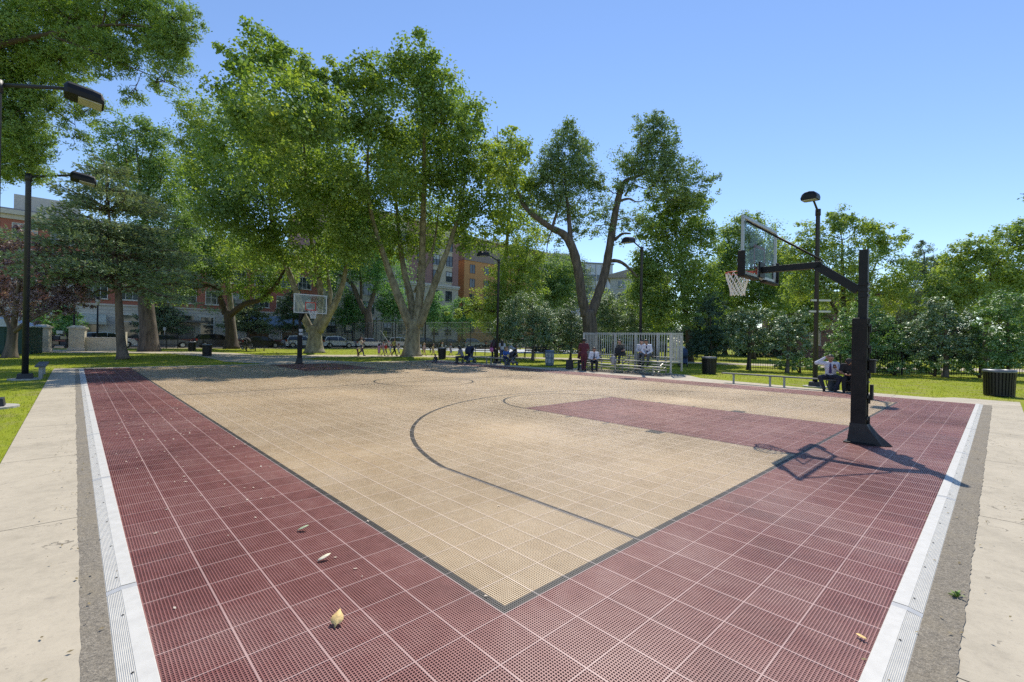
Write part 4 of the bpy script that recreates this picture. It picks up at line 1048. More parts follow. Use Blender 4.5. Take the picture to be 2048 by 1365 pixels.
# --- yellow green trees left of it
tree('yellow green plane tree between the big plane trunk and the forked tree', (1008, 705), 50, .35, [[(1008, 705, 0, .36), (1008, 640, 0, .3), (1012, 520, 0, .2), (1020, 400, -6, .12), (1025, 340, -11, .05)]],
     [(1032, 300, 36, 36, -15), (1000, 335, 46, 44, -14), (1055, 350, 34, 46, -13), (1015, 400, 56, 50, -9), (1002, 462, 34, 42, -4), (1000, 330, 46, 50, -6), (1050, 450, 40, 46, 0), (1025, 520, 46, 40, 0)], PL, M['leaf_yellow'], M['bark_plane'], name='plane_tree', clump=.55, cov=2.2)  # crown top moved ahead of its trunk to cast shade on the far court
tree('low yellow green tree in front of the orange building', (1030, 712), 44, .22, [[(1030, 712, 0, .22), (1028, 660, 0, .18), (1022, 600, 0, .1)]],
     [(1020, 560, 40, 38, 0), (985, 598, 32, 32, 0), (1050, 570, 40, 44, 1), (940, 622, 28, 20, 0), (985, 630, 44, 30, 0), (1060, 500, 40, 40, 1), (905, 628, 18, 13, 0, .8), (1030, 610, 40, 36, 0)], (.18, .15), M['leaf_yellow'], M['bark_dark'], clump=.5, cov=2.1)
# --- right of the bleachers
tree('dense round green tree right of the bleachers', (1378, 700), 41, .32, [[(1379, 712, 0, .34), (1378, 670, 0, .3), (1368, 600, 0, .2), (1360, 500, 0, .1)]],
     [(1335, 400, 40, 30, 0), (1375, 430, 48, 42, 0), (1315, 455, 46, 46, 0), (1395, 490, 46, 50, 0), (1335, 530, 62, 52, -1), (1400, 565, 46, 44, 0), (1300, 590, 44, 34, 0), (1365, 615, 60, 36, -1), (1415, 620, 28, 30, 0), (1285, 540, 30, 40, 0), (1315, 640, 34, 22, 0, .7)], (.19, .15), M['leaf_plane'], M['bark_dark'], clump=.5, cov=3.6)
tree('slim tree with a curved brown trunk behind the bleacher guard rail', (1309, 715), 48, .22, [[(1309, 715, 0, .24), (1311, 665, 0, .2), (1320, 620, 0, .16), (1335, 560, 0, .08)]],
     [(1330, 580, 40, 34, 1), (1290, 610, 30, 26, 1), (1350, 620, 30, 24, 1)], (.19, .15), M['leaf_mid'], M['bark_dark'], clump=.5)
tree('mid green tree behind the near hoop', (1505, 705), 50, .3, [[(1505, 705, 0, .3), (1505, 600, 0, .2), (1500, 480, 0, .08)]],
     [(1492, 448, 30, 30, 0), (1465, 480, 32, 42, 0), (1525, 490, 38, 44, 0), (1495, 550, 56, 46, 0), (1552, 545, 36, 44, 0), (1450, 545, 30, 46, 0), (1520, 610, 60, 36, 0), (1445, 610, 30, 30, 0)], (.2, .16), M['leaf_plane'], M['bark_dark'], clump=.55, cov=3.4)
tree('sunlit yellow green maple behind the long right bench', (1692, 716), 36, .26, [[(1692, 716, 0, .26), (1690, 660, 0, .2), (1686, 590, 0, .15), (1684, 480, 0, .06)], [(1690, 655, 0, .14), (1660, 600, -.5, .1), (1635, 540, -.8, .05)], [(1690, 645, 0, .13), (1725, 590, .4, .1), (1755, 520, .6, .05)]],
     [(1682, 438, 32, 26, 0), (1645, 470, 40, 34, 0), (1720, 468, 42, 34, 0), (1780, 482, 30, 30, 0), (1605, 510, 42, 36, 0), (1675, 530, 60, 46, -.5), (1755, 540, 56, 46, 0), (1615, 575, 50, 40, 0), (1700, 600, 56, 40, 0), (1785, 590, 40, 38, 0), (1650, 640, 26, 18, -1, .8)],
     (.16, .13), M['leaf_yellow'], M['bark_dark'], name='maple_tree', clump=.44, cov=2.7)
tree('dark pointed tree on the skyline right of the maple', (1850, 715), 52, .25, [[(1850, 715, 0, .26), (1850, 600, 0, .15), (1848, 500, 0, .04)]],
     [(1848, 505, 12, 26, 0), (1830, 535, 20, 28, 0), (1868, 535, 18, 26, 0), (1850, 570, 40, 34, 0), (1840, 620, 46, 40, 0), (1880, 610, 40, 40, 0)], (.2, .09), M['leaf_spruce'], M['bark_dark'], clump=.45, droop=.5)
tree('broad yellow green tree at the right edge of the park', (1975, 730), 33, .26, [[(1975, 735, 0, .26), (1975, 650, 0, .2), (1985, 540, 0, .08)]],
     [(1918, 522, 36, 28, 0), (1962, 500, 40, 30, 0), (2015, 478, 42, 30, 0), (2060, 470, 40, 34, 0), (1975, 545, 60, 40, 0), (2040, 540, 50, 46, 0), (1905, 565, 44, 38, 0), (1960, 600, 60, 40, -.5), (2040, 610, 46, 46, 0), (1880, 600, 36, 32, .5)], (.15, .12), M['leaf_yellow'], M['bark_dark'], clump=.44, cov=3.0)
# --- conifers, oak and purple tree at the left
def spruce(label, base, Y, r0, top, widths, mat, ntier=15, L=.20, W=.07, cov=1.0, name='spruce_tree', trunkpts=None):
    b0 = far(base[0], base[1], Y); b0 = np.array((b0[0], b0[1], -.04)); tp = np.array(far(top[0], top[1], Y))
    t = thing(name, label, 'tree', b0, 0)
    mb = MB(); P = [b0] + ([far(q[0], q[1], Y) for q in trunkpts] if trunkpts else []) + [b0 + (tp - b0) * .6, tp]
    S, R = smooth_path(P, np.linspace(r0, .03, len(P)), 5); z = S[:, 2] - b0[2]; R = R * (1 + .5 * np.exp(-z / .4)); mb.tube(S - b0, R, 10)
    mb.build('trunk', M['bark_pine'], t, True)
    mb = MB(); Vs, ts = [], []
    zt = tp[2] - b0[2]
    for i in range(ntier):
        f = (i + RS.uniform(-.2, .2)) / ntier; f = min(.99, max(0, f))
        wpx = np.interp(f, [q[0] for q in widths], [q[1] for q in widths]); R_ = wpx * Y / F
        z0 = widths[0][2] * (1 - f) + f * 1.0 if len(widths[0]) > 2 else .15 + .85 * f
        c00 = b0[2] + zt * z0
        nb = 10 if f < .75 else 7
        for k in range(nb):
            a = 2 * PI * (k + RS.uniform(-.3, .3)) / nb + i * .9; l = R_ * RS.uniform(.55, 1.15); c = S[np.argmin(abs(S[:, 2] - (c00 + RS.uniform(-.5, .5) * zt / ntier)))]
            e = c + np.array([math.cos(a) * l, math.sin(a) * l, RS.uniform(-.22, .28) * l + RS.uniform(-.3, .5)])
            Q = curve(c, e, 6, .05, .05); mb.tube(Q - b0, np.linspace(.03 + .012 * l, .01, 6), 5)
            m_ = int(46 * l * cov); u_ = RS.uniform(.18, 1.03, m_) ** .8
            B = c + (e - c) * u_[:, None]; B[:, 2] += np.sin(u_ * PI) * .05 * l
            side = np.array([-math.sin(a), math.cos(a), 0]); off = RS.randn(m_, 1) * side * (l * .17) * (1.15 - u_[:, None] * .6); dr = -np.abs(RS.randn(m_)) * .16 + RS.randn(m_) * .1
            B = B + off; B[:, 2] += dr
            # several needle tufts fanned from each point
            for j in range(3):
                d = rdir(m_) * .75 + np.array([math.cos(a), math.sin(a), .12]) ; d /= np.linalg.norm(d, axis=1)[:, None]
                s_ = np.cross(d, rdir(m_)); s_ /= np.linalg.norm(s_, axis=1)[:, None]
                ll = L * RS.uniform(.7, 1.3, m_)[:, None]; w2 = W / 2
                Vs.append(np.stack([B - s_ * w2 * .4, B + d * ll * .5 - s_ * w2, B + d * ll, B + d * ll * .5 + s_ * w2], 1).reshape(-1, 3)); ts.append(np.clip(.35 + .3 * u_ + .13 * RS.randn(m_), 0, 1))
    V = np.concatenate(Vs) - b0
    np_mesh('needles', V, np.arange(len(V)).reshape(-1, 4), mat, t, np.concatenate(ts)); mb.build('branches', M['bark_pine'], t, True)
    return t
spruce('grey green pine with a bare lower trunk on the left lawn', (246, 719), 28.8, .27, (208, 322), [(0, 150, .36), (.2, 150), (.45, 120), (.7, 85), (.88, 50), (1, 14)], M['leaf_spruce'], 17, .24, .07, .5, 'pine_tree', [(240, 660), (236, 580), (226, 480)])
tree('old broad tree with a thick furrowed trunk behind the pine', (298, 703), 41.5, .85,
     [[(298, 704, 0, .72), (297, 660, 0, .62), (292, 610, 0, .58), (288, 540, 0, .4), (290, 440, 0, .2)]],
     [(270, 260, 36, 26, 0), (310, 270, 34, 30, 0), (235, 290, 40, 36, 0), (290, 320, 56, 46, 0), (330, 350, 40, 50, 0), (220, 350, 46, 46, 1), (280, 400, 60, 46, 0), (340, 430, 44, 46, 0), (300, 480, 56, 44, -1), (355, 510, 40, 44, 0), (280, 550, 56, 36, -1), (330, 575, 40, 34, -1.5), (250, 520, 46, 40, 0), (365, 470, 40, 40, -1)],
     (.20, .13), M['leaf_mid'], M['bark_grey'], clump=.5, cov=2.2, flare=1.25)
tree('small purple leaved tree beside the left lamp post', (20, 716), 28.0, .26,
     [[(21, 717, 0, .3), (24, 680, 0, .24), (26, 655, 0, .23)], [(24, 662, 0, .16), (10, 630, 0, .12), (-8, 600, 0, .06)], [(27, 660, 0, .17), (32, 610, -.4, .13), (40, 560, -.8, .07)], [(28, 665, 0, .13), (60, 640, -.6, .1), (100, 622, -1, .05)]],
     [(40, 490, 46, 36, 0), (0, 500, 40, 40, 0), (95, 520, 42, 36, 0), (40, 550, 56, 40, 0), (120, 565, 44, 34, 0), (150, 600, 34, 26, 0), (85, 595, 56, 32, -.5), (10, 590, 44, 40, 0), (60, 630, 40, 20, -.6, .6), (120, 620, 30, 18, -.4, .6), (-40, 560, 40, 60, 0), (165, 560, 22, 20, 0, .7)],
     (.12, .085), M['leaf_purple'], M['bark_grey'], clump=.34, cov=2.0)
tree('small bright green tree behind the open gate', (135, 690), 47, .12, [[(135, 702, 0, .13), (134, 660, 0, .08)]], [(110, 640, 40, 26, 0), (75, 645, 26, 22, 0), (145, 650, 24, 18, 0), (110, 660, 36, 12, 0, .7)], (.16, .11), M['leaf_bright'], M['bark_dark'], clump=.4)
spruce('dark silvery conifer behind the white estate cars', (497, 692), 66, .2, (498, 600), [(0, 48, .34), (.3, 46), (.6, 32), (1, 6)], M['leaf_spruce'], 9, .34, .12, .32)
spruce('dark conifer behind the far basketball hoop', (585, 692), 66, .2, (590, 575), [(0, 40, .36), (.4, 36), (.7, 24), (1, 5)], M['leaf_dark'], 9, .34, .12, .32)
spruce('sunlit spruce beside the furrowed trunk at the building', (330, 690), 62, .2, (325, 605), [(0, 46, .34), (.35, 44), (.7, 26), (1, 5)], M['leaf_spruce'], 9, .32, .12, .32)
for i, (px, py, rx, ry, Y, lab) in enumerate(((705, 625, 34, 44, 76, 'fresh green street tree left of the forked brown trunk'), (785, 610, 40, 40, 78, 'fresh green pyramid street tree behind the left limb of the plane tree'), (868, 625, 34, 40, 80, 'fresh green street tree right of the plane trunk'), (925, 632, 40, 40, 82, 'fresh green street tree before the orange building'))):
    tree(lab, (px, 690), Y, .14, [[(px, 693, 0, .15), (px, 660, 0, .12), (px, 600, 0, .05)]], [(px, py - ry * .55, rx * .5, ry * .45, 0), (px - rx * .3, py, rx * .62, ry * .5, 0), (px + rx * .3, py, rx * .62, ry * .5, 0), (px, py + ry * .42, rx * .95, ry * .42, 0)], (.25, .19), M['leaf_bright'], M['bark_dark'], clump=.6, group='fresh green street trees')
# --- glossy hollies and shrubs
HL = (.115, .07)
def holly(label, base, Y, blobs, mat, r=.1, leaf=HL, **kw):
    return tree(label, base, Y, r, [[(base[0], base[1], 0, r), (base[0] + 2, base[1] - 30, 0, r * .8), (base[0], min(b[1] for b in blobs), 0, r * .2)]], blobs, leaf, mat, M['bark_grey'], name='holly_tree', clump=kw.pop('clump', .26), amt=.5, k=40, cov=kw.pop('cov', 2.1), droop=.1, **kw)
holly('spiky grey green holly tree left of the recycling bin', (1065, 714), 37, [(1055, 625, 46, 34, 0), (1030, 650, 32, 36, 0), (1085, 645, 32, 38, 0), (1055, 670, 50, 26, 0), (1012, 660, 18, 28, 0), (1040, 605, 24, 18, 0), (1100, 668, 18, 24, 0)], M['leaf_holly'], .12)
holly('dark conical holly tree right of the recycling bin', (1141, 705), 40, [(1142, 620, 14, 28, 0), (1138, 650, 28, 34, 0), (1145, 680, 36, 26, 0), (1118, 675, 20, 30, .5), (1165, 665, 16, 40, .5)], M['leaf_holly'])
holly('grey green holly bush behind the forked trunk', (1225, 700), 44, [(1215, 610, 26, 30, 0), (1245, 625, 30, 32, 0), (1205, 645, 30, 32, 0), (1250, 660, 36, 30, 0), (1275, 640, 22, 34, 0)], M['leaf_holly'])
holly('dark glossy evergreen left of the round holly on the right lawn', (1420, 722), 34, [(1420, 615, 26, 30, 0), (1412, 650, 34, 36, 0), (1440, 660, 28, 40, 0), (1420, 695, 42, 26, 0), (1395, 690, 22, 30, 0)], M['leaf_dark'])
holly('round grey green holly tree on the lawn behind the right bench', (1497, 727), 29, [(1495, 640, 36, 26, 0), (1470, 660, 24, 30, 0), (1525, 655, 28, 34, 0), (1495, 685, 42, 26, 0), (1480, 625, 18, 14, 0), (1520, 626, 20, 12, 0)], M['leaf_holly'], .12)
holly('second holly tree just left of the lamp post with brackets', (1574, 734), 27, [(1585, 645, 30, 26, 0), (1562, 670, 24, 28, 0), (1602, 675, 24, 34, 0), (1580, 695, 40, 24, 0), (1600, 630, 14, 16, 0)], M['leaf_holly'])
holly('large glossy green shrub behind the near hoop pole', (1735, 740), 27, [(1730, 640, 40, 30, 0), (1700, 665, 36, 40, 0), (1765, 660, 36, 40, 0), (1730, 700, 56, 30, 0), (1680, 705, 26, 26, 0), (1790, 690, 24, 32, 0), (1745, 610, 24, 20, 0)], M['leaf_holly_green'])
holly('dark trunked holly tree behind the right iron railing', (1890, 750), 25.5, [(1890, 630, 44, 30, 0), (1850, 655, 40, 34, 0), (1925, 655, 40, 36, 0), (1885, 685, 60, 30, 0), (1840, 695, 24, 22, 0), (1940, 695, 26, 24, 0), (1870, 610, 24, 16, 0)], M['leaf_holly'], .13)
holly('tall glossy shrub behind the right litter bin', (2015, 755), 24, [(2010, 610, 40, 36, 0), (2045, 640, 40, 50, 0), (1985, 650, 30, 40, 0), (2020, 690, 46, 40, 0), (2060, 700, 40, 40, 0), (1990, 715, 30, 28, 0)], M['leaf_holly_green'])
# low hedge shrubs along the railing
for i, (px, w_, Y, lab) in enumerate(((1600, 46, 27.2, 'low leafy shrub at the railing left of the lamp post'), (1690, 40, 27, 'low leafy shrub at the railing behind the seated men'), (1790, 60, 26.6, 'low leafy shrub along the railing right of the hoop pole'), (1870, 50, 26, 'low leafy shrub along the railing below the dark holly'), (1960, 50, 25.4, 'low leafy shrub along the railing left of the litter bin'))):
    py = 738 + (px - 1600) * .018
    tree(lab, (px, py), Y, .04, [[(px, py + 5, 0, .05), (px, py - 14, 0, .03)]], [(px, py - 12, w_, 14, 0), (px + w_ * .5, py - 14, w_ * .5, 13, .4), (px - w_ * .5, py - 8, w_ * .5, 11, .3)], (.10, .07), M['leaf_holly_green'], M['bark_dark'], name='shrub', cat='shrub', group='low shrubs along the railing', clump=.22, cov=1.9, twig=2)
# --- background trees closing the park
bgT = [(1000, 630, 40, 50, 96, 'leaf_mid'), (1095, 570, 60, 60, 66, 'leaf_mid'), (1140, 560, 50, 60, 90, 'leaf_spruce'), (1215, 620, 46, 60, 70, 'leaf_yellow'), (1300, 640, 60, 46, 84, 'leaf_mid'), (1270, 600, 30, 50, 64, 'leaf_mid'), (1450, 600, 50, 90, 66, 'leaf_mid'), (1590, 570, 60, 90, 58, 'leaf_yellow'), (1810, 610, 60, 66, 60, 'leaf_mid'), (1910, 560, 60, 70, 56, 'leaf_mid'), (1690, 640, 80, 70, 62, 'leaf_mid'), (2060, 580, 60, 100, 50, 'leaf_mid'), (1400, 660, 60, 50, 70, 'leaf_dark'), (1510, 680, 70, 40, 60, 'leaf_dark'), (1780, 680, 80, 46, 55, 'leaf_dark'), (1940, 690, 90, 46, 50, 'leaf_dark'), (1110, 660, 60, 46, 62, 'leaf_dark'), (1200, 680, 50, 36, 58, 'leaf_dark')]
words_ = ['far tree right of the orange building', 'green tree behind the left leaning limb', 'bluish tree between the forked limbs', 'yellow green tree showing between the forked trunk', 'tree behind the bleacher guard rail', 'tree beside the pale house', 'tall tree behind the round tree and near hoop', 'yellow green tree behind the hoop board', 'tree behind the maple on its right', 'tree below the skyline right of the pointed tree', 'tree behind the maple trunk', 'tree at the far right edge', 'dark low evergreen behind the round tree', 'dark low evergreen behind the round holly', 'dark low evergreen right of the hoop pole', 'dark low evergreen behind the right railing', 'dark low evergreen behind the spiky holly', 'dark low evergreen behind the forked trunk']
for (px, py, rx, ry, Y, lm), lab in zip(bgT, words_):
    bl = [(px + RS.uniform(-.55, .55) * rx, py + RS.uniform(-.6, .6) * ry, rx * RS.uniform(.4, .6), ry * RS.uniform(.35, .5), RS.uniform(-2, 2)) for k in range(7)] + [(px, py + ry * .4, rx * .8, ry * .5, 0)]
    tree(lab, (px, 693 + (px - 1024) * .0178), Y, .25, [[(px, 700 + (px - 1024) * .0178, 0, .28), (px, py + ry * .5, 0, .2), (px, py - ry * .3, 0, .06)]], bl, (.26, .2), M[lm], M['bark_dark'], group='background park trees', clump=.6, cov=2.7, twig=2)
# --- tree overhanging from outside the left edge
t = tree('feathery ash tree overhanging the left lamp post from outside the picture', (-420, 740), 15.5, .4,
     [[(-420, 790, 0, .42), (-410, 600, 0, .34), (-380, 400, 0, .3), (-340, 250, 0, .26)], [(-350, 300, 0, .2), (-200, 180, -.5, .14), (-60, 110, -1, .10), (90, 70, -1.2, .06), (230, 50, -1.2, .035), (330, 60, -1.2, .012)],
      [(-250, 220, -.2, .14), (-120, 220, .3, .1), (0, 210, .6, .07), (90, 215, .8, .04), (150, 250, .8, .012)], [(-80, 115, -.8, .09), (0, 30, -.6, .06), (110, -30, -.4, .03)], [(100, 70, -1.2, .04), (200, 110, -1, .025), (300, 150, -1, .01)], [(-60, 215, .3, .07), (0, 290, .4, .04), (50, 330, .4, .01)]],
     [(60, 10, 90, 50, .6), (180, 75, 70, 46, .4), (0, 130, 70, 60, -.4), (90, 130, 60, 40, .8), (300, 70, 50, 50, .2), (20, 230, 60, 50, -.4), (60, 300, 50, 36, 0), (20, 60, 90, 70, -.8), (150, 30, 80, 50, -.6), (260, 20, 70, 44, -.8), (345, 35, 44, 40, -1), (330, 105, 44, 46, -1.2), (220, 105, 66, 46, -1), (120, 120, 60, 40, -.4), (50, 190, 66, 40, 0), (150, 215, 50, 34, .5, .7), (40, 260, 66, 40, .5), (30, 330, 56, 34, .5), (75, 345, 28, 18, .4, .6), (-40, 120, 90, 120, 0), (330, 165, 28, 22, -1, .6), (260, 195, 30, 18, -.6, .5), (362, 70, 26, 36, -1.1, .7), (150, 275, 26, 18, .6, .5), (-40, 300, 60, 80, .5), (20, -60, 160, 50, -.5), (230, -50, 120, 40, -.8)],
     (.105, .034), M['leaf_ash'], M['bark_dark'], name='ash_tree', clump=.27, k=42, cov=3.3, droop=.6, amt=.38, inner=.2, twig=16)
# a sprig of another tree reaching in at the right
tree('end of a leafy branch reaching in at the upper right edge', (2500, 760), 13, .2, [[(2500, 800, 0, .2), (2470, 600, 0, .16), (2380, 470, 0, .1)], [(2380, 470, 0, .09), (2200, 410, 0, .04), (2100, 395, 0, .015), (2040, 388, 0, .006)]],
     [(2047, 388, 9, 9, 0, .45), (2060, 402, 14, 8, 0, .7), (2110, 398, 34, 24, 0), (2200, 400, 60, 40, 0), (2330, 430, 100, 70, 0), (2450, 400, 110, 90, 0)], (.12, .06), M['leaf_mid'], M['bark_dark'], clump=.12, k=9, cov=1.3, droop=.3, twig=5)
# ------------------------------------------------------------------ buildings across the street (local x = along the street, y = away from the park)
def brickmat(name, c1, c2, mortar, sc=1.0):
    m, nt, b = newmat(name); x = NX(nt); vec, X, Y, Z = x.coords()
    cb = nt.nodes.new('ShaderNodeCombineXYZ'); nt.links.new(x.add(X, Y), cb.inputs[0]); nt.links.new(Z, cb.inputs[1])
    br = nt.nodes.new('ShaderNodeTexBrick'); br.inputs['Scale'].default_value = sc
    br.inputs['Brick Width'].default_value = .42; br.inputs['Row Height'].default_value = .14; br.inputs['Mortar Size'].default_value = .012
    br.inputs['Color1'].default_value = (*c1, 1); br.inputs['Color2'].default_value = (*c2, 1); br.inputs['Mortar'].default_value = (*mortar, 1)
    nt.links.new(cb.outputs[0], br.inputs['Vector'])
    n = x.noise(vec, .35, 4); c = x.mix(x.mul(x.ramp(n, [(.35, 0.0), (.75, 1.0)]), .25), br.outputs[0], tuple(k * .6 for k in c1))
    nt.links.new(c, b.inputs['Base Color']); b.inputs['Roughness'].default_value = .9; return m
M['brick_red'] = brickmat('red brick', (.46, .145, .10), (.40, .12, .085), (.42, .27, .21))
M['brick_purple'] = brickmat('purple brown brick', (.36, .20, .175), (.31, .165, .15), (.33, .24, .21))
M['brick_beige'] = brickmat('beige brick', (.62, .545, .41), (.57, .50, .37), (.48, .43, .35), .6)
M['stone'] = brickmat('pale cast stone', (.64, .61, .55), (.60, .57, .52), (.46, .43, .40), .28)
M['stone_trim'] = pm('stone trim', (.62, .58, .51), .85, 0, .12, 4)
M['orange_wall'] = brickmat('orange clad wall', (.62, .33, .13), (.57, .29, .11), (.5, .26, .12), .4)
M['grey_panel'] = pm('grey blue metal panel', (.40, .46, .55), .4, .3, .15, 2)
M['win_frame'] = pm('white window frame', (.66, .65, .62), .5, 0, .05, 5)
M['win_dark'] = pm('black window frame', (.02, .022, .025), .5, 0, .1, 5)
mm, nt, b = newmat('window pane'); x = NX(nt); vec, X, Y, Z = x.coords()
c = x.ramp(x.noise(vec, .9, 3), [(.35, (.025, .03, .035)), (.65, (.10, .12, .13))]); nt.links.new(c, b.inputs['Base Color']); b.inputs['Roughness'].default_value = .06; b.inputs['Specular IOR Level'].default_value = .9; M['pane'] = mm
M['blind'] = pm('pale window blind', (.50, .52, .52), .6, 0, .1, 6)
def window(b_, cx, z, w_, h_, fm, y=0.0, mull=1, blind=False, sill=True):
    """a recessed-looking window: frame bars proud of the wall, pane behind, stone sill"""
    f = MB(); t_ = .07
    f.box((cx, y - .03, z + h_ / 2 - t_ / 2), (w_, .10, t_)); f.box((cx, y - .03, z - h_ / 2 + t_ / 2), (w_, .10, t_))
    for s in (-1, 1): f.box((cx + s * (w_ / 2 - t_ / 2), y - .03, z), (t_, .10, h_ - 2 * t_))
    for k in range(mull): f.box((cx - w_ / 2 + w_ * (k + 1) / (mull + 1), y - .025, z), (.05, .09, h_ - 2 * t_))
    f.box((cx, y - .02, z + .02), (w_ - 2 * t_, .05, .045))
    fr = f.build('window', fm, b_)
    p = MB(); p.box((cx, y - .006, z), (w_ - 2 * t_, .02, h_ - 2 * t_)); p.build('pane', M['pane'], fr)
    if blind:
        p = MB(); p.box((cx, y - .0185, z + h_ * .25), (w_ - 2.6 * t_, .006, h_ * .38)); p.build('blind', M['blind'], fr)
    if sill:
        s = MB(); s.box((cx, y - .07, z - h_ / 2 - .05), (w_ + .2, .18, .10)); s.build('sill', M['stone_trim'], fr)
    return fr
UF = 76.2
p = C(UF, -34); b_ = thing('apartment_building', 'red brick apartment building over a pale stone ground floor with awnings', 'building', (p[0], p[1], 0), YAW)
Wd = 62.0
mb = MB(); mb.box((Wd / 2, 9, (5.1 + 15.0) / 2), (Wd, 18, 9.9)); mb.build('wall', M['brick_red'], b_)
mb = MB(); mb.box((Wd / 2, 8.99, 2.55), (Wd + .1, 18.1, 5.1)); mb.build('ground_floor', M['stone'], b_)
mb = MB(); mb.box((Wd / 2, 8.95, .55), (Wd + .24, 18.3, .7)); mb.build('plinth', M['brick_red'], b_)
mb = MB(); mb.box((Wd / 2, 8.95, 5.15), (Wd + .3, 18.3, .22)); mb.box((Wd / 2, 8.85, 15.2), (Wd + 1.0, 18.9, .5)); mb.box((Wd / 2, 8.95, 14.7), (Wd + .3, 18.3, .5)); mb.build('cornice', M['stone_trim'], b_)
mb = MB(); mb.box((Wd / 2, 9, 15.6), (Wd - 1, 17, .4)); mb.build('roof', M['lid'], b_)
mb = MB(); mb.box((29.5, 8, 17.0), (6, 5, 3.0)); mb.build('roof_house', M['stone_trim'], b_)
k = 0
for z in (6.85, 10.2, 13.1):
    for i in range(19):
        cx = 2.6 + i * 3.15
        if z > 11 and i > 12: continue
        window(b_, cx, z, 2.1, 1.95, M['win_frame'], 0, 2, (i * 7 + k) % 3 == 0); k += 1
# shopfront, doorway and awnings
def opening(cx, z0, z1, w_, name, mat, fm):
    f = MB()
    f.box((cx - w_ / 2, -.09, (z0 + z1) / 2), (.16, .12, z1 - z0)); f.box((cx + w_ / 2, -.09, (z0 + z1) / 2), (.16, .12, z1 - z0)); f.box((cx, -.09, z1), (w_ + .3, .14, .18)); f.box((cx, -.085, z0 + (z1 - z0) * .7), (w_ - .2, .1, .12))
    o = f.build(name, fm, b_); q = MB(); q.box((cx, -.065, (z0 + z1) / 2), (w_ - .1, .02, z1 - z0 - .1)); q.build('pane', mat, o); return o
M['shop_glass'] = M['pane']
ent = 43.0
for dx, w_, z1 in ((-2.9, 1.7, 4.1), (2.9, 1.7, 4.1)): opening(ent + dx, .3, z1, w_, 'shop_window', M['pane'], M['win_frame'])
opening(ent, .1, 3.0, 3.0, 'door', pm('glazed double door', (.22, .23, .24), .15, 0, .4, .8), M['stone_trim'])
mb = MB(); mb.box((ent, -.5, 3.35), (5.2, 1.0, .28)); mb.build('canopy', M['lid'], b_)
mb = MB(); mb.box((ent, -.07, 3.85), (2.6, .06, .65)); mb.build('transom_glass', M['pane'], b_)
for cx in (9, 14.5, 20, 26.5, 32.5, 37.2): opening(cx, .9, 4.0, 3.4 if cx != 37.2 else 2.2, 'shop_window', M['pane'], M['win_frame'])
for cx in (52.5, 57.5): opening(cx, .4, 3.0, 3.2, 'shop_window', pm('amber lit shop interior', (.16, .09, .045), .3, 0, .5, 1.2), M['win_frame'])
def awning(cx, w_, z0, z1, d, mat):
    mb = MB(); mb.add([(cx - w_ / 2, -.1, z1), (cx + w_ / 2, -.1, z1), (cx + w_ / 2, -d, z0 + .3), (cx - w_ / 2, -d, z0 + .3), (cx - w_ / 2, -d, z0), (cx + w_ / 2, -d, z0), (cx - w_ / 2, -.1, z0 + .25), (cx + w_ / 2, -.1, z0 + .25)],
                      [(0, 1, 2, 3), (3, 2, 5, 4), (0, 3, 6), (1, 7, 2), (3, 4, 6), (2, 7, 5)]); mb.build('awning', mat, b_)
awning(55.2, 8.6, 2.9, 4.6, 1.5, pm('blue grey awning', (.20, .27, .37), .8, 0, .15, 2))
awning(27.5, 15, 2.6, 3.9, 1.6, pm('cream awning', (.52, .53, .44), .8, 0, .12, 2))
mb = MB(); mb.box((30.5, -.25, 4.6), (3.2, .12, .5)); mb.build('green_sign', pm('green sign board', (.05, .30, .2), .5), b_)

# beige and purple brick block
p = C(UF + .3, 28.4); b_ = thing('apartment_building', 'tall beige and purple brown brick apartment block with black sash windows', 'building', (p[0], p[1], 0), YAW)
Wd = 28.2
mb = MB(); mb.box((Wd / 2, 9, 18.4), (Wd, 18, 12.2)); mb.build('wall', M['brick_purple'], b_)
mb = MB(); mb.box((Wd / 2, 8.98, 6.1), (Wd + .06, 18.06, 12.2)); mb.build('lower_wall', M['brick_beige'], b_)
mb = MB(); mb.box((Wd / 2, 8.85, 12.35), (Wd + .5, 18.5, .35)); mb.box((Wd / 2, 8.9, 12.02), (Wd + .25, 18.3, .3)); mb.box((Wd / 2, 8.8, 24.6), (Wd + .9, 18.9, .5)); mb.box((Wd / 2, 8.9, 4.9), (Wd + .3, 18.3, .3)); mb.build('cornice', M['stone_trim'], b_)
for cx in (3.0, 13.5, 24.2):
    mb = MB(); mb.box((cx, -.03, 18.3), (4.6, .1, 11.6)); mb.build('bay_facing', M['brick_beige'], b_)
k = 0
for z in (3.3, 6.9, 10.3, 14.3, 17.5, 20.6):
    for cx in (1.5, 4.5, 8.2, 12.0, 15.0, 19.0, 22.6, 25.8):
        inb_ = z > 12.5 and any(abs(cx - q) < 2.3 for q in (3.0, 13.5, 24.2))
        window(b_, cx, z, 1.55 if cx != 8.2 else 2.2, 2.15, M['win_dark'], -.085 if inb_ else -.035 if z < 12 else 0, 1, (k * 5) % 7 < 3); k += 1
mb = MB(); mb.box((9.0, -.3, 9.15), (.8, .5, .45)); mb.build('air_conditioner', M['lid'], b_)
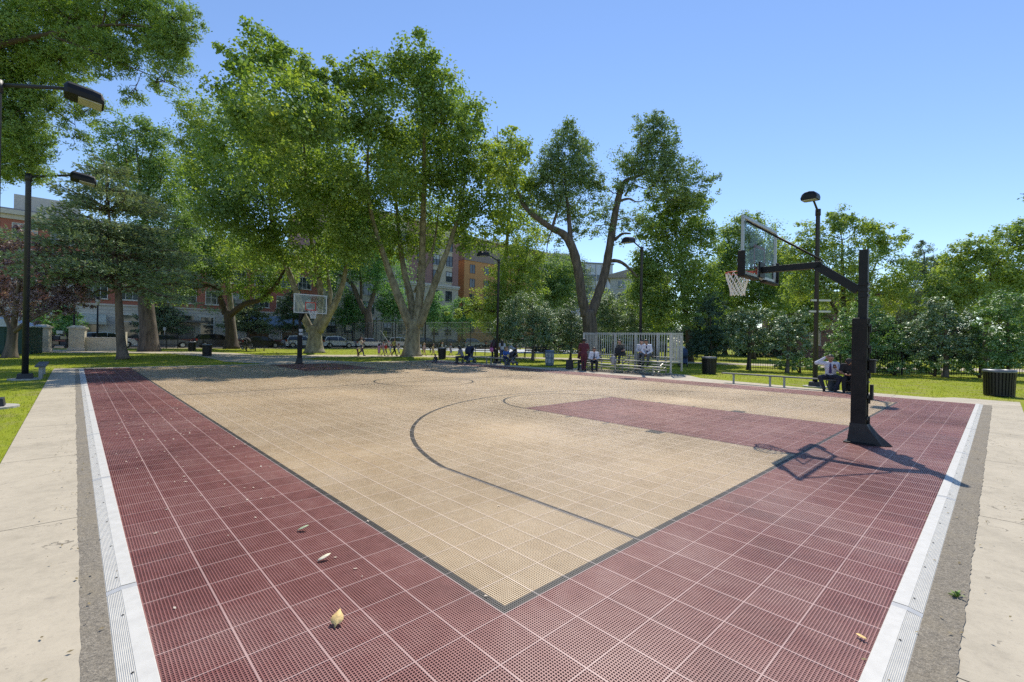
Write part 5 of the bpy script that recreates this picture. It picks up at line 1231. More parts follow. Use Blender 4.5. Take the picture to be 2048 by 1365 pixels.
# orange block
p = C(UF + 4, 61); b_ = thing('apartment_building', 'orange clad apartment building with a grey brown top storey', 'building', (p[0], p[1], 0), YAW)
mb = MB(); mb.box((13, 9, 9.6), (26, 18, 19.2)); mb.build('wall', M['orange_wall'], b_)
mb = MB(); mb.box((13, 8.9, 21.6), (26.2, 18.2, 4.8)); mb.build('top_storey', pm('grey brown cladding', (.26, .21, .19), .7, 0, .15, 3, stretch=(6, 1, 1)), b_)
mb = MB(); mb.box((13, 8.6, 24.2), (27.5, 20, .35)); mb.build('roof', M['stone_trim'], b_)
for z in (4, 7.4, 10.8, 14.2, 17.4, 21.4):
    for cx in (2.3, 6.5, 10.7, 14.9, 19.1, 23.3): window(b_, cx, z, 1.5, 2.0, M['win_dark'] if z > 20 else pm('brown window frame', (.2, .09, .05), .5), -.11 if z > 20 else 0, 1, False, False)
# grey glass building behind the forked tree
p = C(88, 95); b_ = thing('office_building', 'blue grey glass and metal building showing behind the forked tree', 'building', (p[0], p[1], 0), YAW - .6)
mb = MB(); mb.box((10, 8, 12), (22, 16, 24)); mb.build('wall', M['grey_panel'], b_)
mb = MB(); mb.box((6, 7, 25.5), (10, 9, 3)); mb.build('roof_house', M['stone_trim'], b_)
mb = MB(); mb.box((10, 8, 24.2), (22.6, 16.6, .4)); mb.build('parapet', M['lid'], b_)
for k in range(12):
    mb = MB(); mb.box((.6 + k * 1.7, -.12, 12), (.18, .25, 23.4)); mb.build('mullion', M['alu'], b_)
for z in (4, 8, 12, 16, 20): 
    mb = MB(); mb.box((10, -.03, z), (21, .08, 1.8)); mb.build('ribbon_window', M['pane'], b_)
q = far(1240, 600, 92); b_ = thing('house', 'pale rendered house with a shallow roof right of the forked tree', 'building', (q[0] - 1.5, q[1], 0), -.25)
mb = MB(); mb.box((5, 5, 7.2), (11, 10, 14.4)); mb.build('wall', pm('pale grey render', (.5, .5, .49), .9, 0, .1, 2), b_)
mb = MB(); mb.prism([(-1, 14.2), (11.4, 14.2), (11.4, 14.6), (5, 16.4), (-1, 14.8)], -.6, 10.6, 'y'); mb.build('roof', pm('warm grey roof', (.36, .31, .27), .8, 0, .15, 3), b_)
for z in (3, 6.6, 10.2, 12.9):
    for cx in (1.6, 4.4, 7.6): window(b_, cx, z, 1.4, 1.7, M['win_frame'], 0, 1, False)
q = far(1660, 680, 60); b_ = thing('house', 'dark brick house glimpsed between the lamp post and the hoop pole', 'building', (q[0] - 6, q[1], 0), -.3)
mb = MB(); mb.box((8, 4, 4), (18, 8, 8)); mb.build('wall', M['brick_purple'], b_)
for cx in (3.5, 7.5, 12): window(b_, cx, 2.6, 1.3, 2, M['win_frame'], 0, 1, False)
mb = MB(); mb.box((8, 4, 8.2), (18.6, 8.6, .4)); mb.build('roof', M['lid'], b_)

# ------------------------------------------------------------------ gate piers and low wall at the left, green shed
M['cream_wall'] = pm('cream rendered masonry', (.58, .53, .42), .9, 0, .2, 2.5, .2)
def pier(loc, rz, label, h=1.9):
    t = thing('gate_pier', label, 'gate pier', loc, rz, 'cream gate piers of the park entrance')
    mb = MB(); mb.box((0, 0, h / 2), (1.0, .8, h)); mb.build('shaft', M['cream_wall'], t)
    mb = MB(); mb.box((0, 0, h + .06), (1.2, 1.0, .14)); mb.box((0, 0, h + .2), (1.05, .85, .14), taper=.55); mb.build('cap', M['cream_wall'], t)
    mb = MB(); mb.box((0, 0, .12), (1.12, .92, .24)); mb.build('plinth', M['stone_trim'], t)
q = at(83, 703.2); pier((q[0], q[1], 0), .55, 'cream gate pier left of the park entrance')
q = at(155, 702); pier((q[0], q[1], 0), .55, 'cream gate pier right of the park entrance behind the street lamp')
q = at(163, 702); t = thing('low_wall', 'low cream wall running right from the gate pier', 'wall', (q[0], q[1], 0), .45)
mb = MB(); mb.box((1.3, .2, .55), (2.6, .4, 1.1)); mb.build('wall', M['cream_wall'], t); mb = MB(); mb.box((1.3, .2, 1.14), (2.7, .52, .09)); mb.build('coping', M['stone_trim'], t); mb = MB(); mb.box((2.75, .2, .85), (.5, .5, 1.7)); mb.build('end_post', M['cream_wall'], t)
q = at(72, 704); t = thing('low_wall', 'low cream wall with railings left of the park entrance', 'wall', (q[0], q[1], 0), .55 + PI)
mb = MB(); mb.box((1.6, 0, .5), (2.4, .4, 1.0)); mb.build('wall', M['cream_wall'], t); mb = MB(); mb.box((1.6, 0, 1.04), (2.5, .5, .09)); mb.build('coping', M['stone_trim'], t)
mb = MB(); mb.box((1.6, 0, 1.5), (2.4, .04, .05)); [mb.box((.5 + k * .27, 0, 1.28), (.03, .03, .45)) for k in range(9)]; mb.build('railing', M['black_metal'], t)
q = far(6, 690, 33); t = thing('storage_shed', 'dark green shed with a pale sheet roof behind the purple tree', 'shed', (q[0], q[1], 0), .5)
gm = pm('dark green boards', (.012, .06, .05), .6, 0, .25, 3, .4, stretch=(1, 1, 12))
mb = MB(); mb.box((0, 0, .95), (3.4, 2.4, 1.9)); mb.build('walls', gm, t); mb = MB(); mb.prism([(-1.9, 1.9), (1.9, 1.9), (1.9, 1.98), (0, 2.55), (-1.9, 1.98)], -1.35, 1.35, 'y'); mb.build('roof', pm('pale blue sheet roof', (.5, .58, .68), .5), t)
for k in range(3):
    mb = MB(); mb.box((-1.1 + k * 1.1, -1.215, 1), (1.0, .03, 1.6)); mb.build('door', gm, t)
q = far(121, 700, 46); t = thing('equipment_rack', 'dark loaded trolley on the road beside the woman at the gate', 'trolley', (q[0], q[1], 0), .4)
mb = MB(); [mb.box((sx, sy, .85), (.05, .05, 1.5)) for sx in (-.6, .6) for sy in (-.3, .3)]; [mb.box((0, 0, z), (1.3, .7, .05)) for z in (.3, .8, 1.3)]; mb.build('frame', M['black_metal'], t)
for k, (cx, z, c) in enumerate(((-.3, .5, (.35, .25, .15)), (.3, .48, (.05, .05, .06)), (-.25, 1.0, (.04, .04, .05)), (.3, 1.02, (.4, .33, .22)), (0, 1.55, (.5, .5, .5)))):
    mb = MB(); mb.box((cx, 0, z), (.5, .5, .33)); mb.build('load', pm('load', c, .7), t, bevel=.03)
for sx in (-.5, .5):
    mb = MB(); mb.tube([(sx, -.33, .12), (sx, -.27, .12)], .12, 12); mb.build('wheel', M['rubber'], t)

# ------------------------------------------------------------------ parked cars (local x = forward, length along x)
M['car_glass'] = pm('dark car glass', (.012, .016, .02), .05, 0, .3, 1.5, spec=.8)
M['tyre'] = M['rubber']; M['rim_'] = pm('silver wheel rim', (.42, .43, .45), .3, .8, .1, 9)
M['red_lamp'] = pm('red tail lamp', (.35, .015, .012), .2, 0, .1, 9); M['clear_lamp'] = pm('clear head lamp', (.6, .62, .65), .1, .2, .1, 9)
M['trim'] = pm('black plastic trim', (.025, .025, .027), .6)
def car(label, kind, col, pos, rz, metal=.35):
    t = thing('parked_car', label, 'car', pos, rz, 'cars parked along the street')
    paint = pm('car paint', col, .28, metal, .04, 2, coat=.6)
    if kind == 'saloon':
        L, Wc = 4.75, 1.82; lo = [(-2.36, .38), (-2.38, .72), (-2.25, .95), (-1.5, 1.0), (1.05, .95), (2.0, .83), (2.34, .68), (2.36, .36)]
        gh = [(-1.95, .97), (-1.15, 1.42), (-.2, 1.47), (.45, 1.40), (1.35, .93)]; xb = (-1.4, 1.42)
    elif kind == 'van':
        L, Wc = 5.1, 1.95; lo = [(-2.52, .42), (-2.55, 1.0), (-2.45, 1.12), (1.2, 1.1), (2.2, .98), (2.52, .75), (2.54, .4)]
        gh = [(-2.45, 1.1), (-2.25, 1.82), (-.4, 1.88), (.55, 1.78), (1.5, 1.07)]; xb = (-1.5, 1.55)
    else:
        L, Wc = 4.65, 1.88; lo = [(-2.28, .42), (-2.32, .9), (-2.24, 1.05), (1.1, 1.04), (2.02, .96), (2.3, .76), (2.32, .4)]
        gh = [(-2.22, 1.03), (-1.75, 1.60), (-.3, 1.68), (.35, 1.60), (1.3, 1.02)]; xb = (-1.38, 1.40)
    wr = .335 if kind == 'saloon' else .37
    # lower body with wheel arches cut into the profile
    prof = [lo[0]]
    prof += lo[1:]
    bot = []
    for xc in (xb[1], xb[0]):
        for a in np.linspace(0, PI, 9): bot.append((xc + (wr + .07) * math.cos(a), .30 + (wr + .07) * math.sin(a) * .98))
    poly = prof + [(lo[-1][0] - .05, .28)] + bot[:9] + bot[9:] + [(lo[0][0] + .05, .28)]
    hw = Wc / 2
    mb = MB(); n = len(poly); V = []
    for y_, s in ((-hw, .0), (-hw + .0, 0), (hw, 0)):
        pass
    for y_, ins in ((-hw + .10, 1), (-hw, 0), (hw, 0), (hw - .10, 1)):
        for a_, z_ in poly: V.append((a_ * (1 - .02 * ins), y_, z_ + (.03 * ins if z_ > .85 else 0)))
    fs = [(r * n + k, r * n + (k + 1) % n, (r + 1) * n + (k + 1) % n, (r + 1) * n + k) for r in range(3) for k in range(n)]
    fs += [tuple(range(n - 1, -1, -1)), tuple(3 * n + k for k in range(n))]
    mb.add(V, fs); body = mb.build('body', paint, t)
    # greenhouse: glass volume with a painted roof and pillars over it
    tw = hw * .74; bw = hw * .93
    zs = [q[1] for q in gh]; z0, z1 = min(zs), max(zs)
    def wid(z): return bw + (tw - bw) * (z - z0) / (z1 - z0)
    mb = MB(); n = len(gh)
    V = [(q[0], -wid(q[1]), q[1]) for q in gh] + [(q[0], wid(q[1]), q[1]) for q in gh]
    mb.add(V, [tuple(range(n)), tuple(range(2 * n - 1, n - 1, -1))] + [(k, n + k, n + (k + 1) % n, (k + 1) % n) for k in range(n)])
    mb.build('windows', M['car_glass'], t)
    mb = MB()
    P = [(q[0], q[1]) for q in gh]
    top = P[1:4]
    V = [(q[0] + (0.12 if i == 0 else -.12 if i == 2 else 0), s * (wid(q[1]) + .01), q[1] + .025) for s in (-1, 1) for i, q in enumerate(top)]
    V += [(q[0] + (0.02 if i == 0 else -.02 if i == 2 else 0), s * (wid(q[1] - .08) + .02), q[1] - .07) for s in (-1, 1) for i, q in enumerate(top)]
    mb.add(V, [(0, 1, 4, 3), (1, 2, 5, 4), (0, 6, 7, 1), (1, 7, 8, 2), (3, 4, 10, 9), (4, 5, 11, 10), (0, 3, 9, 6), (2, 8, 11, 5)])
    mb.build('roof', paint, t)
    mb = MB()
    for s in (-1, 1):
        for (a_, b2) in (((gh[0][0] + .1, z0), (gh[1][0] + .05, gh[1][1])), ((-.12, z0), (-.18, gh[2][1] - .02)), ((gh[4][0] - .05, z0), (gh[3][0] + .02, gh[3][1]))):
            mb.bar((a_[0], s * (wid(a_[1]) + .012), a_[1] - .02), (b2[0], s * (wid(b2[1]) + .012), b2[1]), .10 if a_[0] != -.12 else .07, .03, up=(0, 1, 0))
    mb.build('pillars', paint if kind != 'saloon' else M['trim'], t)
    for xc in xb:
        for s in (-1, 1):
            mb = MB(); mb.tube([(xc, s * (hw - .23), wr), (xc, s * (hw - .2), wr), (xc, s * (hw - .01), wr), (xc, s * (hw - .03), wr)], [wr * .9, wr, wr, wr * .93], 18); wl = mb.build('wheel', M['tyre'], t)
            mb = MB(); mb.tube([(xc, s * (hw - .05), wr), (xc, s * (hw + .006), wr)], [wr * .66, wr * .62], 14)
            wv = mb.build('rim', M['rim_'], wl)
    for s in (-1, 1):
        mb = MB(); mb.box((lo[-1][0] - .12, s * (hw - .28), .70), (.26, .46, .13), rz=-s * .25); mb.build('headlight', M['clear_lamp'], t)
        mb = MB(); mb.box((lo[0][0] + .09, s * (hw - .17), .86 if kind == 'saloon' else .98), (.2, .34, .16 if kind == 'saloon' else .24)); mb.build('tail_light', M['red_lamp'], t)
        mb = MB(); mb.box((.95, s * (hw + .05), 1.02), (.12, .18, .12)); mb.build('mirror', paint, t, bevel=.02)
        mb = MB(); mb.box((0, s * (hw + .004), .32), (2.0, .03, .1)); mb.build('sill_trim', M['trim'], t)
    mb = MB(); mb.box((lo[-1][0] - .01, 0, .45), (.06, 1.4, .2)); mb.build('grille', M['trim'], t)
    return t
def street(px, u=63.6):
    r, d = ray(px, 690)
    # point on the street line u = const seen at photo column px
    v = (r * (TY + u * D1[1]) - (TX + u * D1[0])) / (D2[0] - r * D2[1]); return v
cars = [(218, 'suv', (.55, .57, .60), 'silver estate car behind the low cream wall', .4), (288, 'saloon', (.10, .11, .13), 'dark grey car half hidden by the furrowed trunk', .4), (332, 'suv', (.06, .07, .09), 'dark blue grey estate car left of the black saloon', .4),
        (373, 'saloon', (.010, .010, .012), 'black saloon with red tail lamp behind the two litter bins', .2), (418, 'suv', (.62, .63, .64), 'white estate car right behind the black saloon', 0), (463, 'suv', (.68, .68, .67), 'white estate car behind the dark spreading tree trunk', 0),
        (517, 'saloon', (.62, .63, .65), 'white saloon right of the dark spreading tree', .1), (571, 'suv', (.48, .48, .47), 'silver grey estate car behind the far hoop pole', .5), (620, 'suv', (.03, .03, .032), 'black estate car hidden behind the pale plane trunk', .2),
        (662, 'saloon', (.03, .035, .05), 'dark blue saloon right of the pale plane trunk', .3), (694, 'suv', (.12, .16, .24), 'blue grey car left of the bending child', .4),
        (752, 'saloon', (.10, .10, .11), 'dark grey saloon seen through the tennis fence', .3), (803, 'suv', (.56, .57, .58), 'white estate car left of the big plane trunk', .1), (872, 'van', (.45, .47, .50), 'silver minivan right of the big plane trunk', .5),
        (906, 'saloon', (.62, .63, .63), 'white saloon just right of the silver minivan', .1), (945, 'van', (.20, .07, .05), 'maroon van seen above the stroller', .2), (985, 'suv', (.15, .16, .18), 'grey car behind the middle lamp post', .4)]
vlast = None
for i, (px, kd, col, lab, me_) in enumerate(cars):
    u_ = 63.6; v_ = street(px, u_)
    if vlast is not None and v_ - vlast < 4.95: v_ = vlast + 4.95
    vlast = v_
    q = C(u_, v_); car(lab, kd, col, (q[0], q[1], -.02), YAW, me_)
# ------------------------------------------------------------------ people: one continuous skin per person, grown as an iso-surface round a posed skeleton
def surfnet(f, lo, hi, h):
    lo = np.array(lo, float); n = np.ceil((np.array(hi) - lo) / h).astype(int) + 1
    G = np.stack(np.meshgrid(*[lo[i] + h * np.arange(n[i]) for i in range(3)], indexing='ij'), -1)
    V = f(G.reshape(-1, 3)).reshape(n); m = n - 1
    acc = np.zeros((*m, 3)); cnt = np.zeros(m); quads = []
    for ax in range(3):
        sa = [slice(None)] * 3; sb = [slice(None)] * 3; sa[ax] = slice(0, -1); sb[ax] = slice(1, None)
        a, b = V[tuple(sa)], V[tuple(sb)]; cr = (a < 0) != (b < 0)
        t = np.where(cr, a / np.where(cr, a - b, 1), 0); P = G[tuple(sa)].copy(); P[..., ax] += t * h
        o1, o2 = [i for i in range(3) if i != ax]
        for d1 in (0, 1):
            for d2 in (0, 1):
                s = [slice(None)] * 3; s[o1] = slice(d1, d1 + m[o1]); s[o2] = slice(d2, d2 + m[o2])
                c = cr[tuple(s)]; acc += P[tuple(s)] * c[..., None]; cnt += c
        I = np.argwhere(cr); ok = (I[:, o1] > 0) & (I[:, o2] > 0) & (I[:, o1] < m[o1]) & (I[:, o2] < m[o2]); I = I[ok]
        flip = (a[tuple(I.T)] < 0)
        q = []
        for d1, d2 in ((1, 1), (0, 1), (0, 0), (1, 0)):
            J = I.copy(); J[:, o1] -= d1; J[:, o2] -= d2; q.append(np.ravel_multi_index(J.T, m))
        q = np.stack(q, 1); fl = flip if ax != 1 else ~flip
        q[~fl] = q[~fl][:, ::-1]; quads.append(q)
    Q = np.concatenate(quads); keep = cnt.ravel() > 0; idx = np.cumsum(keep) - 1
    P = (acc / np.maximum(cnt, 1)[..., None]).reshape(-1, 3)[keep]
    return P, idx[Q]
def cone_sdf(P, a, b, ra, rb, sq=None):
    a = np.array(a); b = np.array(b); d = b - a; L2 = max(1e-9, d @ d)
    t = np.clip(((P - a) @ d) / L2, 0, 1); q = P - (a + t[:, None] * d)
    if sq is not None: q = q * np.array(sq)
    return np.linalg.norm(q, axis=1) - (ra + t * (rb - ra))
def union(P, cones, k=.03):
    r = None
    for c in cones:
        d = cone_sdf(P, *c)
        if r is None: r = d
        else:
            h = np.clip(.5 + .5 * (d - r) / k, 0, 1); r = d * (1 - h) + r * h - k * h * (1 - h) if False else r * h + d * (1 - h) - k * h * (1 - h)
    return r
def iso(name, cones, mat, parent, res, k=.03, cut=None, cols=None):
    pts = np.array([c[i] for c in cones for i in (0, 1)]); rm = max(max(c[2], c[3]) for c in cones) + .05
    f = (lambda P: np.maximum(union(P, cones, k), cut(P))) if cut else (lambda P: union(P, cones, k))
    V, Q = surfnet(f, pts.min(0) - rm, pts.max(0) + rm, res)
    o = np_mesh(name, V, Q, mat, parent, None, True); bm_fix(o.data); return o
SKIN = {'light': pm('light skin', (.50, .30, .22), .5, 0, .08, 9), 'tan': pm('tan skin', (.36, .20, .13), .5, 0, .08, 9), 'brown': pm('brown skin', (.17, .085, .05), .5, 0, .08, 9)}
CLOTH = {}
def cloth(c):
    if c not in CLOTH: CLOTH[c] = pm('cloth', c, .85, 0, .14, 11, .25)
    return CLOTH[c]
HAIRM = {}
def hairm(c):
    if c not in HAIRM: HAIRM[c] = pm('hair', c, .5, 0, .3, 30, .4, stretch=(1, 1, .2))
    return HAIRM[c]
def pose(kind, **ov):
    J = dict(pel=(0, 0, .96), chest=(0, .01, 1.28), neck=(0, .0, 1.45), head=(0, .03, 1.60))
    for s, n in ((-1, 'l'), (1, 'r')):
        J['sh' + n] = (s * .185, 0, 1.40); J['el' + n] = (s * .24, -.03, 1.12); J['wr' + n] = (s * .23, .08, .90)
        J['hip' + n] = (s * .095, 0, .92); J['kn' + n] = (s * .105, .03, .50); J['an' + n] = (s * .11, -.01, .08)
    if kind == 'walk':
        J.update(knr=(.10, .16, .50), anr=(.10, .26, .10), knl=(-.10, .02, .50), anl=(-.10, -.26, .16), elr=(.25, -.14, 1.13), wrr=(.24, -.10, .90), ell=(-.25, .12, 1.14), wrl=(-.22, .30, .97))
    if kind == 'sit':
        z = ov.pop('z', .45); L = ov.pop('lean', .08); kz = ov.pop('kz', z + .06)
        J.update(pel=(0, 0, z + .12), chest=(0, L, z + .44), neck=(0, L * 1.45, z + .60), head=(0, L * 1.8 + .05, z + .74))
        for s, n in ((-1, 'l'), (1, 'r')):
            J['sh' + n] = (s * .185, L * 1.35, z + .55); J['el' + n] = (s * .25, L + .07, z + .28); J['wr' + n] = (s * .08, L + .30, z + .24)
            J['hip' + n] = (s * .10, .02, z + .09); J['kn' + n] = (s * .13, .45, kz); J['an' + n] = (s * .12, .45, max(.08, kz - .43))
    if kind == 'bend':
        J.update(pel=(0, -.10, .93), chest=(0, .22, 1.10), neck=(0, .38, 1.12), head=(0, .52, 1.08))
        for s, n in ((-1, 'l'), (1, 'r')):
            J['sh' + n] = (s * .18, .33, 1.10); J['el' + n] = (s * .20, .38, .84); J['wr' + n] = (s * .14, .46, .62); J['hip' + n] = (s * .095, -.10, .90); J['kn' + n] = (s * .105, -.02, .49)
    J.update(ov); return {a: np.array(b, float) for a, b in J.items()}
def person(label, loc, rz, hgt, kind, skin='tan', hair=(.012, .009, .008), hlen=0, top=(.6, .62, .66), sleeve='short', bottom=(.03, .035, .05), legs='long', shoe=(.02, .02, .02), res=.024, child=False, female=False, group=None, tie=None, cap=None, pack=None, phone=False, skirt=None, **ov):
    s = hgt / 1.75; J = {a: b * s for a, b in pose(kind, **ov).items()}
    hs = s * (1.28 if child else 1.0)          # children have larger heads
    if child: J['head'] = J['head'] + (J['head'] - J['neck']) * .12
    t = thing('person', label, 'person', loc, rz, group)
    w = (.88 if female else 1.0) * (.92 if child else 1.0)
    sk = SKIN[skin]
    up = J['head'] - J['neck']; up = up / np.linalg.norm(up); fw = np.array([0, 1, 0.]) - up * up[1]; fw /= np.linalg.norm(fw) + 1e-9; sd_ = np.cross(fw, up)
    hd = J['head']; hr = .098 * hs
    torso = [(J['pel'], J['chest'], .125 * s * w, .135 * s * w, (.86, 1.18, 1)), (J['chest'], (J['shl'] + J['shr']) / 2 - up * .03 * s, .135 * s * w, .10 * s * w, (.80, 1.2, 1)), (J['shl'], J['shr'], .058 * s, .058 * s)]
    limbs = []
    for n in 'lr':
        limbs += [(J['sh' + n], J['el' + n], .055 * s * w, .042 * s * w), (J['el' + n], J['wr' + n], .040 * s * w, .026 * s * w)]
    legsC = []
    for n in 'lr':
        legsC += [(J['hip' + n], J['kn' + n], .086 * s * w, .058 * s * w), (J['kn' + n], J['an' + n], .056 * s * w, .036 * s * w)]
    headC = [(J['neck'] - up * .05 * s, hd - up * .05 * hs, .052 * s * w, .05 * s), (hd - up * .02 * hs, hd + up * .022 * hs, hr * .88, hr * .98), (hd - up * .075 * hs + fw * .03 * hs, hd - up * .03 * hs + fw * .02 * hs, .045 * hs, .06 * hs),
             (hd + fw * .092 * hs - up * .012 * hs, hd + fw * .105 * hs - up * .03 * hs, .010 * hs, .014 * hs)]
    ears = [(hd + sd_ * q * .095 * hs - up * .01 * hs, hd + sd_ * q * .098 * hs + up * .015 * hs, .016 * hs, .018 * hs) for q in (-1, 1)]
    hands = []; fingers = MB()
    for n in 'lr':
        d = J['wr' + n] - J['el' + n]; d /= np.linalg.norm(d) + 1e-9; p0 = J['wr' + n]; p1 = p0 + d * .085 * s; hands.append((p0, p1, .027 * s, .034 * s))
        sg = 1 if n == 'r' else -1; x_ = np.cross(d, [0, 0, 1.0]); x_ = x_ if np.linalg.norm(x_) > .2 else np.array([0, 1.0, 0]); x_ /= np.linalg.norm(x_); nrm = np.cross(x_, d)
        for k, L_ in enumerate((.068, .078, .072, .056)):
            a0 = p1 + x_ * (k - 1.5) * .017 * s + d * .015 * s; a1 = a0 + (d * .6 + nrm * .25) * L_ * .55 * s; a2 = a1 + (d * .35 + nrm * .55) * L_ * .5 * s
            fingers.tube([a0, a1, a2], [.009 * s, .008 * s, .006 * s], 6)
        a0 = p0 + d * .03 * s - x_ * .028 * s; fingers.tube([a0, a0 - x_ * .028 * s + d * .03 * s, a0 - x_ * .03 * s + d * .06 * s + nrm * .012 * s], [.011 * s, .009 * s, .007 * s], 6)
    body = [c for c in torso + limbs + legsC + headC + ears + hands]
    pts = np.array([c[i] for c in body for i in (0, 1)])
    V, Q = surfnet(lambda P: union(P, body, .028 * s), pts.min(0) - .2 * s, pts.max(0) + .2 * s, res * max(.7, s))
    n0 = len(V); fv = np.array(fingers.v); ff = np.array([f for f in fingers.f if len(f) == 4])
    Va = np.concatenate([V, fv]); Qa = np.concatenate([Q, ff + n0])
    ob = np_mesh('body', Va, Qa, sk, t, None, True); bm_fix(ob.data)
    e = .013 * s
    g = lambda C_, d: [(c[0], c[1], c[2] + d, c[3] + d) + tuple(c[4:]) for c in C_]
    # shirt
    arms = []
    for n in 'lr':
        arms.append((J['sh' + n], J['el' + n], .055 * s * w + e * 1.2, .042 * s * w + e * 1.3) if sleeve != 'none' else (J['sh' + n], J['sh' + n] * .9 + J['el' + n] * .1, .058 * s * w + e, .05 * s * w + e))
        if sleeve == 'short': arms[-1] = (J['sh' + n], J['sh' + n] * .38 + J['el' + n] * .62, .055 * s * w + e * 1.2, .05 * s * w + e * 1.4)
        if sleeve == 'long': arms.append((J['el' + n], J['el' + n] * .12 + J['wr' + n] * .88, .040 * s * w + e * 1.3, .03 * s * w + e))
    tc = torso[:]
    if skirt: tc = tc + [(J['pel'], J['pel'] * .2 + (J['knl'] + J['knr']) * .4, .14 * s * w, .19 * s * w)]
    iso('dress' if skirt else 'shirt', g(tc, e) + arms, cloth(top), t, res * max(.75, s), .03 * s)
    # trousers
    pc = [(J['pel'] - up * .0, (J['hipl'] + J['hipr']) / 2, .128 * s * w + e * .6, .125 * s * w + e, (.86, 1.12, 1))]
    for n in 'lr':
        pc.append((J['hip' + n], J['kn' + n], .088 * s * w + e, .06 * s * w + e * 1.2) if legs == 'long' else (J['hip' + n], J['hip' + n] * .35 + J['kn' + n] * .65, .088 * s * w + e, .075 * s * w + e))
        if legs == 'long': pc.append((J['kn' + n], J['an' + n] * .96 + J['kn' + n] * .04, .057 * s * w + e * 1.2, .045 * s * w + e))
    if not skirt: iso('trousers' if legs == 'long' else 'shorts', pc, cloth(bottom), t, res * max(.75, s), .025 * s)
    for n in 'lr':
        dv = J['an' + n] - J['kn' + n]; f2 = np.array([0, 1.0, 0]); a0 = J['an' + n] + np.array([0, -.03 * s, -.035 * s]); b0 = a0 + f2 * .17 * s; b0[2] = max(.03 * s, a0[2] - .012 * s)
        iso('shoe', [(a0, b0, .042 * s, .036 * s)], cloth(shoe), t, res * max(.7, s), .02)
    # hair
    off = -fw * .018 * hs + up * .022 * hs
    hc = [(hd + off, hd + off + up * .018 * hs, hr * .98, hr * .96)]
    if hlen > 0: hc += [(hd - fw * .05 * hs, hd - fw * .075 * hs - up * hlen * hs, .085 * hs, .06 * hs), (hd + sd_ * .055 * hs - fw * .03 * hs, hd + sd_ * .07 * hs - fw * .05 * hs - up * hlen * .9 * hs, .055 * hs, .045 * hs), (hd - sd_ * .055 * hs - fw * .03 * hs, hd - sd_ * .07 * hs - fw * .05 * hs - up * hlen * .9 * hs, .055 * hs, .045 * hs)]
    def face(P): return np.minimum((P - hd) @ fw - .055 * hs, -((P - hd) @ up) + .055 * hs) if False else np.where((P - hd) @ up < .045 * hs, ((P - hd) @ fw) - .045 * hs if hlen > 0 else ((P - hd) @ fw) - .0 * hs, -1.0)
    iso('hair', hc, hairm(hair), t, res * .8 * max(.75, s), .02 * hs, face)
    mb = MB()
    for q in (-1, 1): mb.ball(hd + fw * .088 * hs + sd_ * q * .034 * hs + up * .006 * hs, .011 * hs, 6, 4)
    mb.build('eyes', cloth((.03, .02, .018)), t)
    mb = MB(); m0 = hd + fw * .092 * hs - up * .052 * hs; mb.tube([m0 - sd_ * .022 * hs - fw * .006 * hs, m0 + fw * .002, m0 + sd_ * .022 * hs - fw * .006 * hs], .007 * hs, 6); mb.build('mouth', cloth((.32, .12, .10)), t)
    if tie:
        a0 = J['neck'] * .9 + J['chest'] * .1; mb = MB(); fwd = lambda p, q: p + np.array([0, q * s, 0])
        P0 = fwd(J['neck'] * .72 + J['chest'] * .28, .082); P1 = fwd(J['chest'], .138); P2 = fwd(J['pel'] * .72 + J['chest'] * .28, .150)
        for a_, b2, w0, w1 in ((P0, P1, .035, .06), (P1, P2, .06, .085)):
            x0 = np.array([w0 / 2 * s, 0, 0]); x1 = np.array([w1 / 2 * s, 0, 0]); dp = np.array([0, .012 * s, 0])
            mb.add([a_ - x0, a_ + x0, b2 + x1, b2 - x1, a_ - x0 + dp, a_ + x0 + dp, b2 + x1 + dp, b2 - x1 + dp], [(0, 1, 2, 3), (4, 5, 6, 7), (0, 1, 5, 4), (1, 2, 6, 5), (2, 3, 7, 6), (3, 0, 4, 7)])
        mb.build('necktie', cloth(tie), t)
    if cap:
        iso('cap', [(hd + up * .035 * hs - fw * .01 * hs, hd + up * .05 * hs - fw * .01 * hs, hr * 1.06, hr), (hd + up * .06 * hs + fw * .08 * hs, hd + up * .05 * hs + fw * .14 * hs, .03 * hs, .02 * hs)], cloth(cap), t, res * .8, .02, lambda P: -((P - hd) @ up) + .03 * hs)
    if pack:
        c0 = J['chest'] - np.array([0, .17 * s, .0]); iso('backpack', [(c0 + np.array([0, 0, -.16 * s]), c0 + np.array([0, 0, .08 * s]), .12 * s, .11 * s, (.85, 1.15, 1))], cloth(pack), t, res, .03)
        for q in (-1, 1):
            mb = MB(); mb.tube([J['chest'] + np.array([q * .11 * s, -.08 * s, .12 * s]), J['chest'] + np.array([q * .11 * s, .10 * s, .13 * s]), J['chest'] + np.array([q * .12 * s, .14 * s, 0]), J['chest'] + np.array([q * .12 * s, .0, -.14 * s])], .02 * s, 6); mb.build('strap', cloth(pack), t)
    if phone:
        mb = MB(); c0 = (J['wrl'] + J['wrr']) / 2 + np.array([0, .09 * s, .04 * s]) if phone == 2 else J['wrl'] + (J['wrl'] - J['ell']) * .35; mb.box(c0, (.075 * s, .02 * s, .145 * s), rx=-.5); mb.build('phone', cloth((.015, .015, .017)), t)
    return t
def seat_pos(u, v, z=0.0): return C(u, v, z)
NAVY, CHAR, WHT = (.022, .026, .045), (.02, .02, .023), (.60, .63, .70)
FACEC = YAW + PI / 2      # facing the court from its far sideline (person's +y turned to -v)
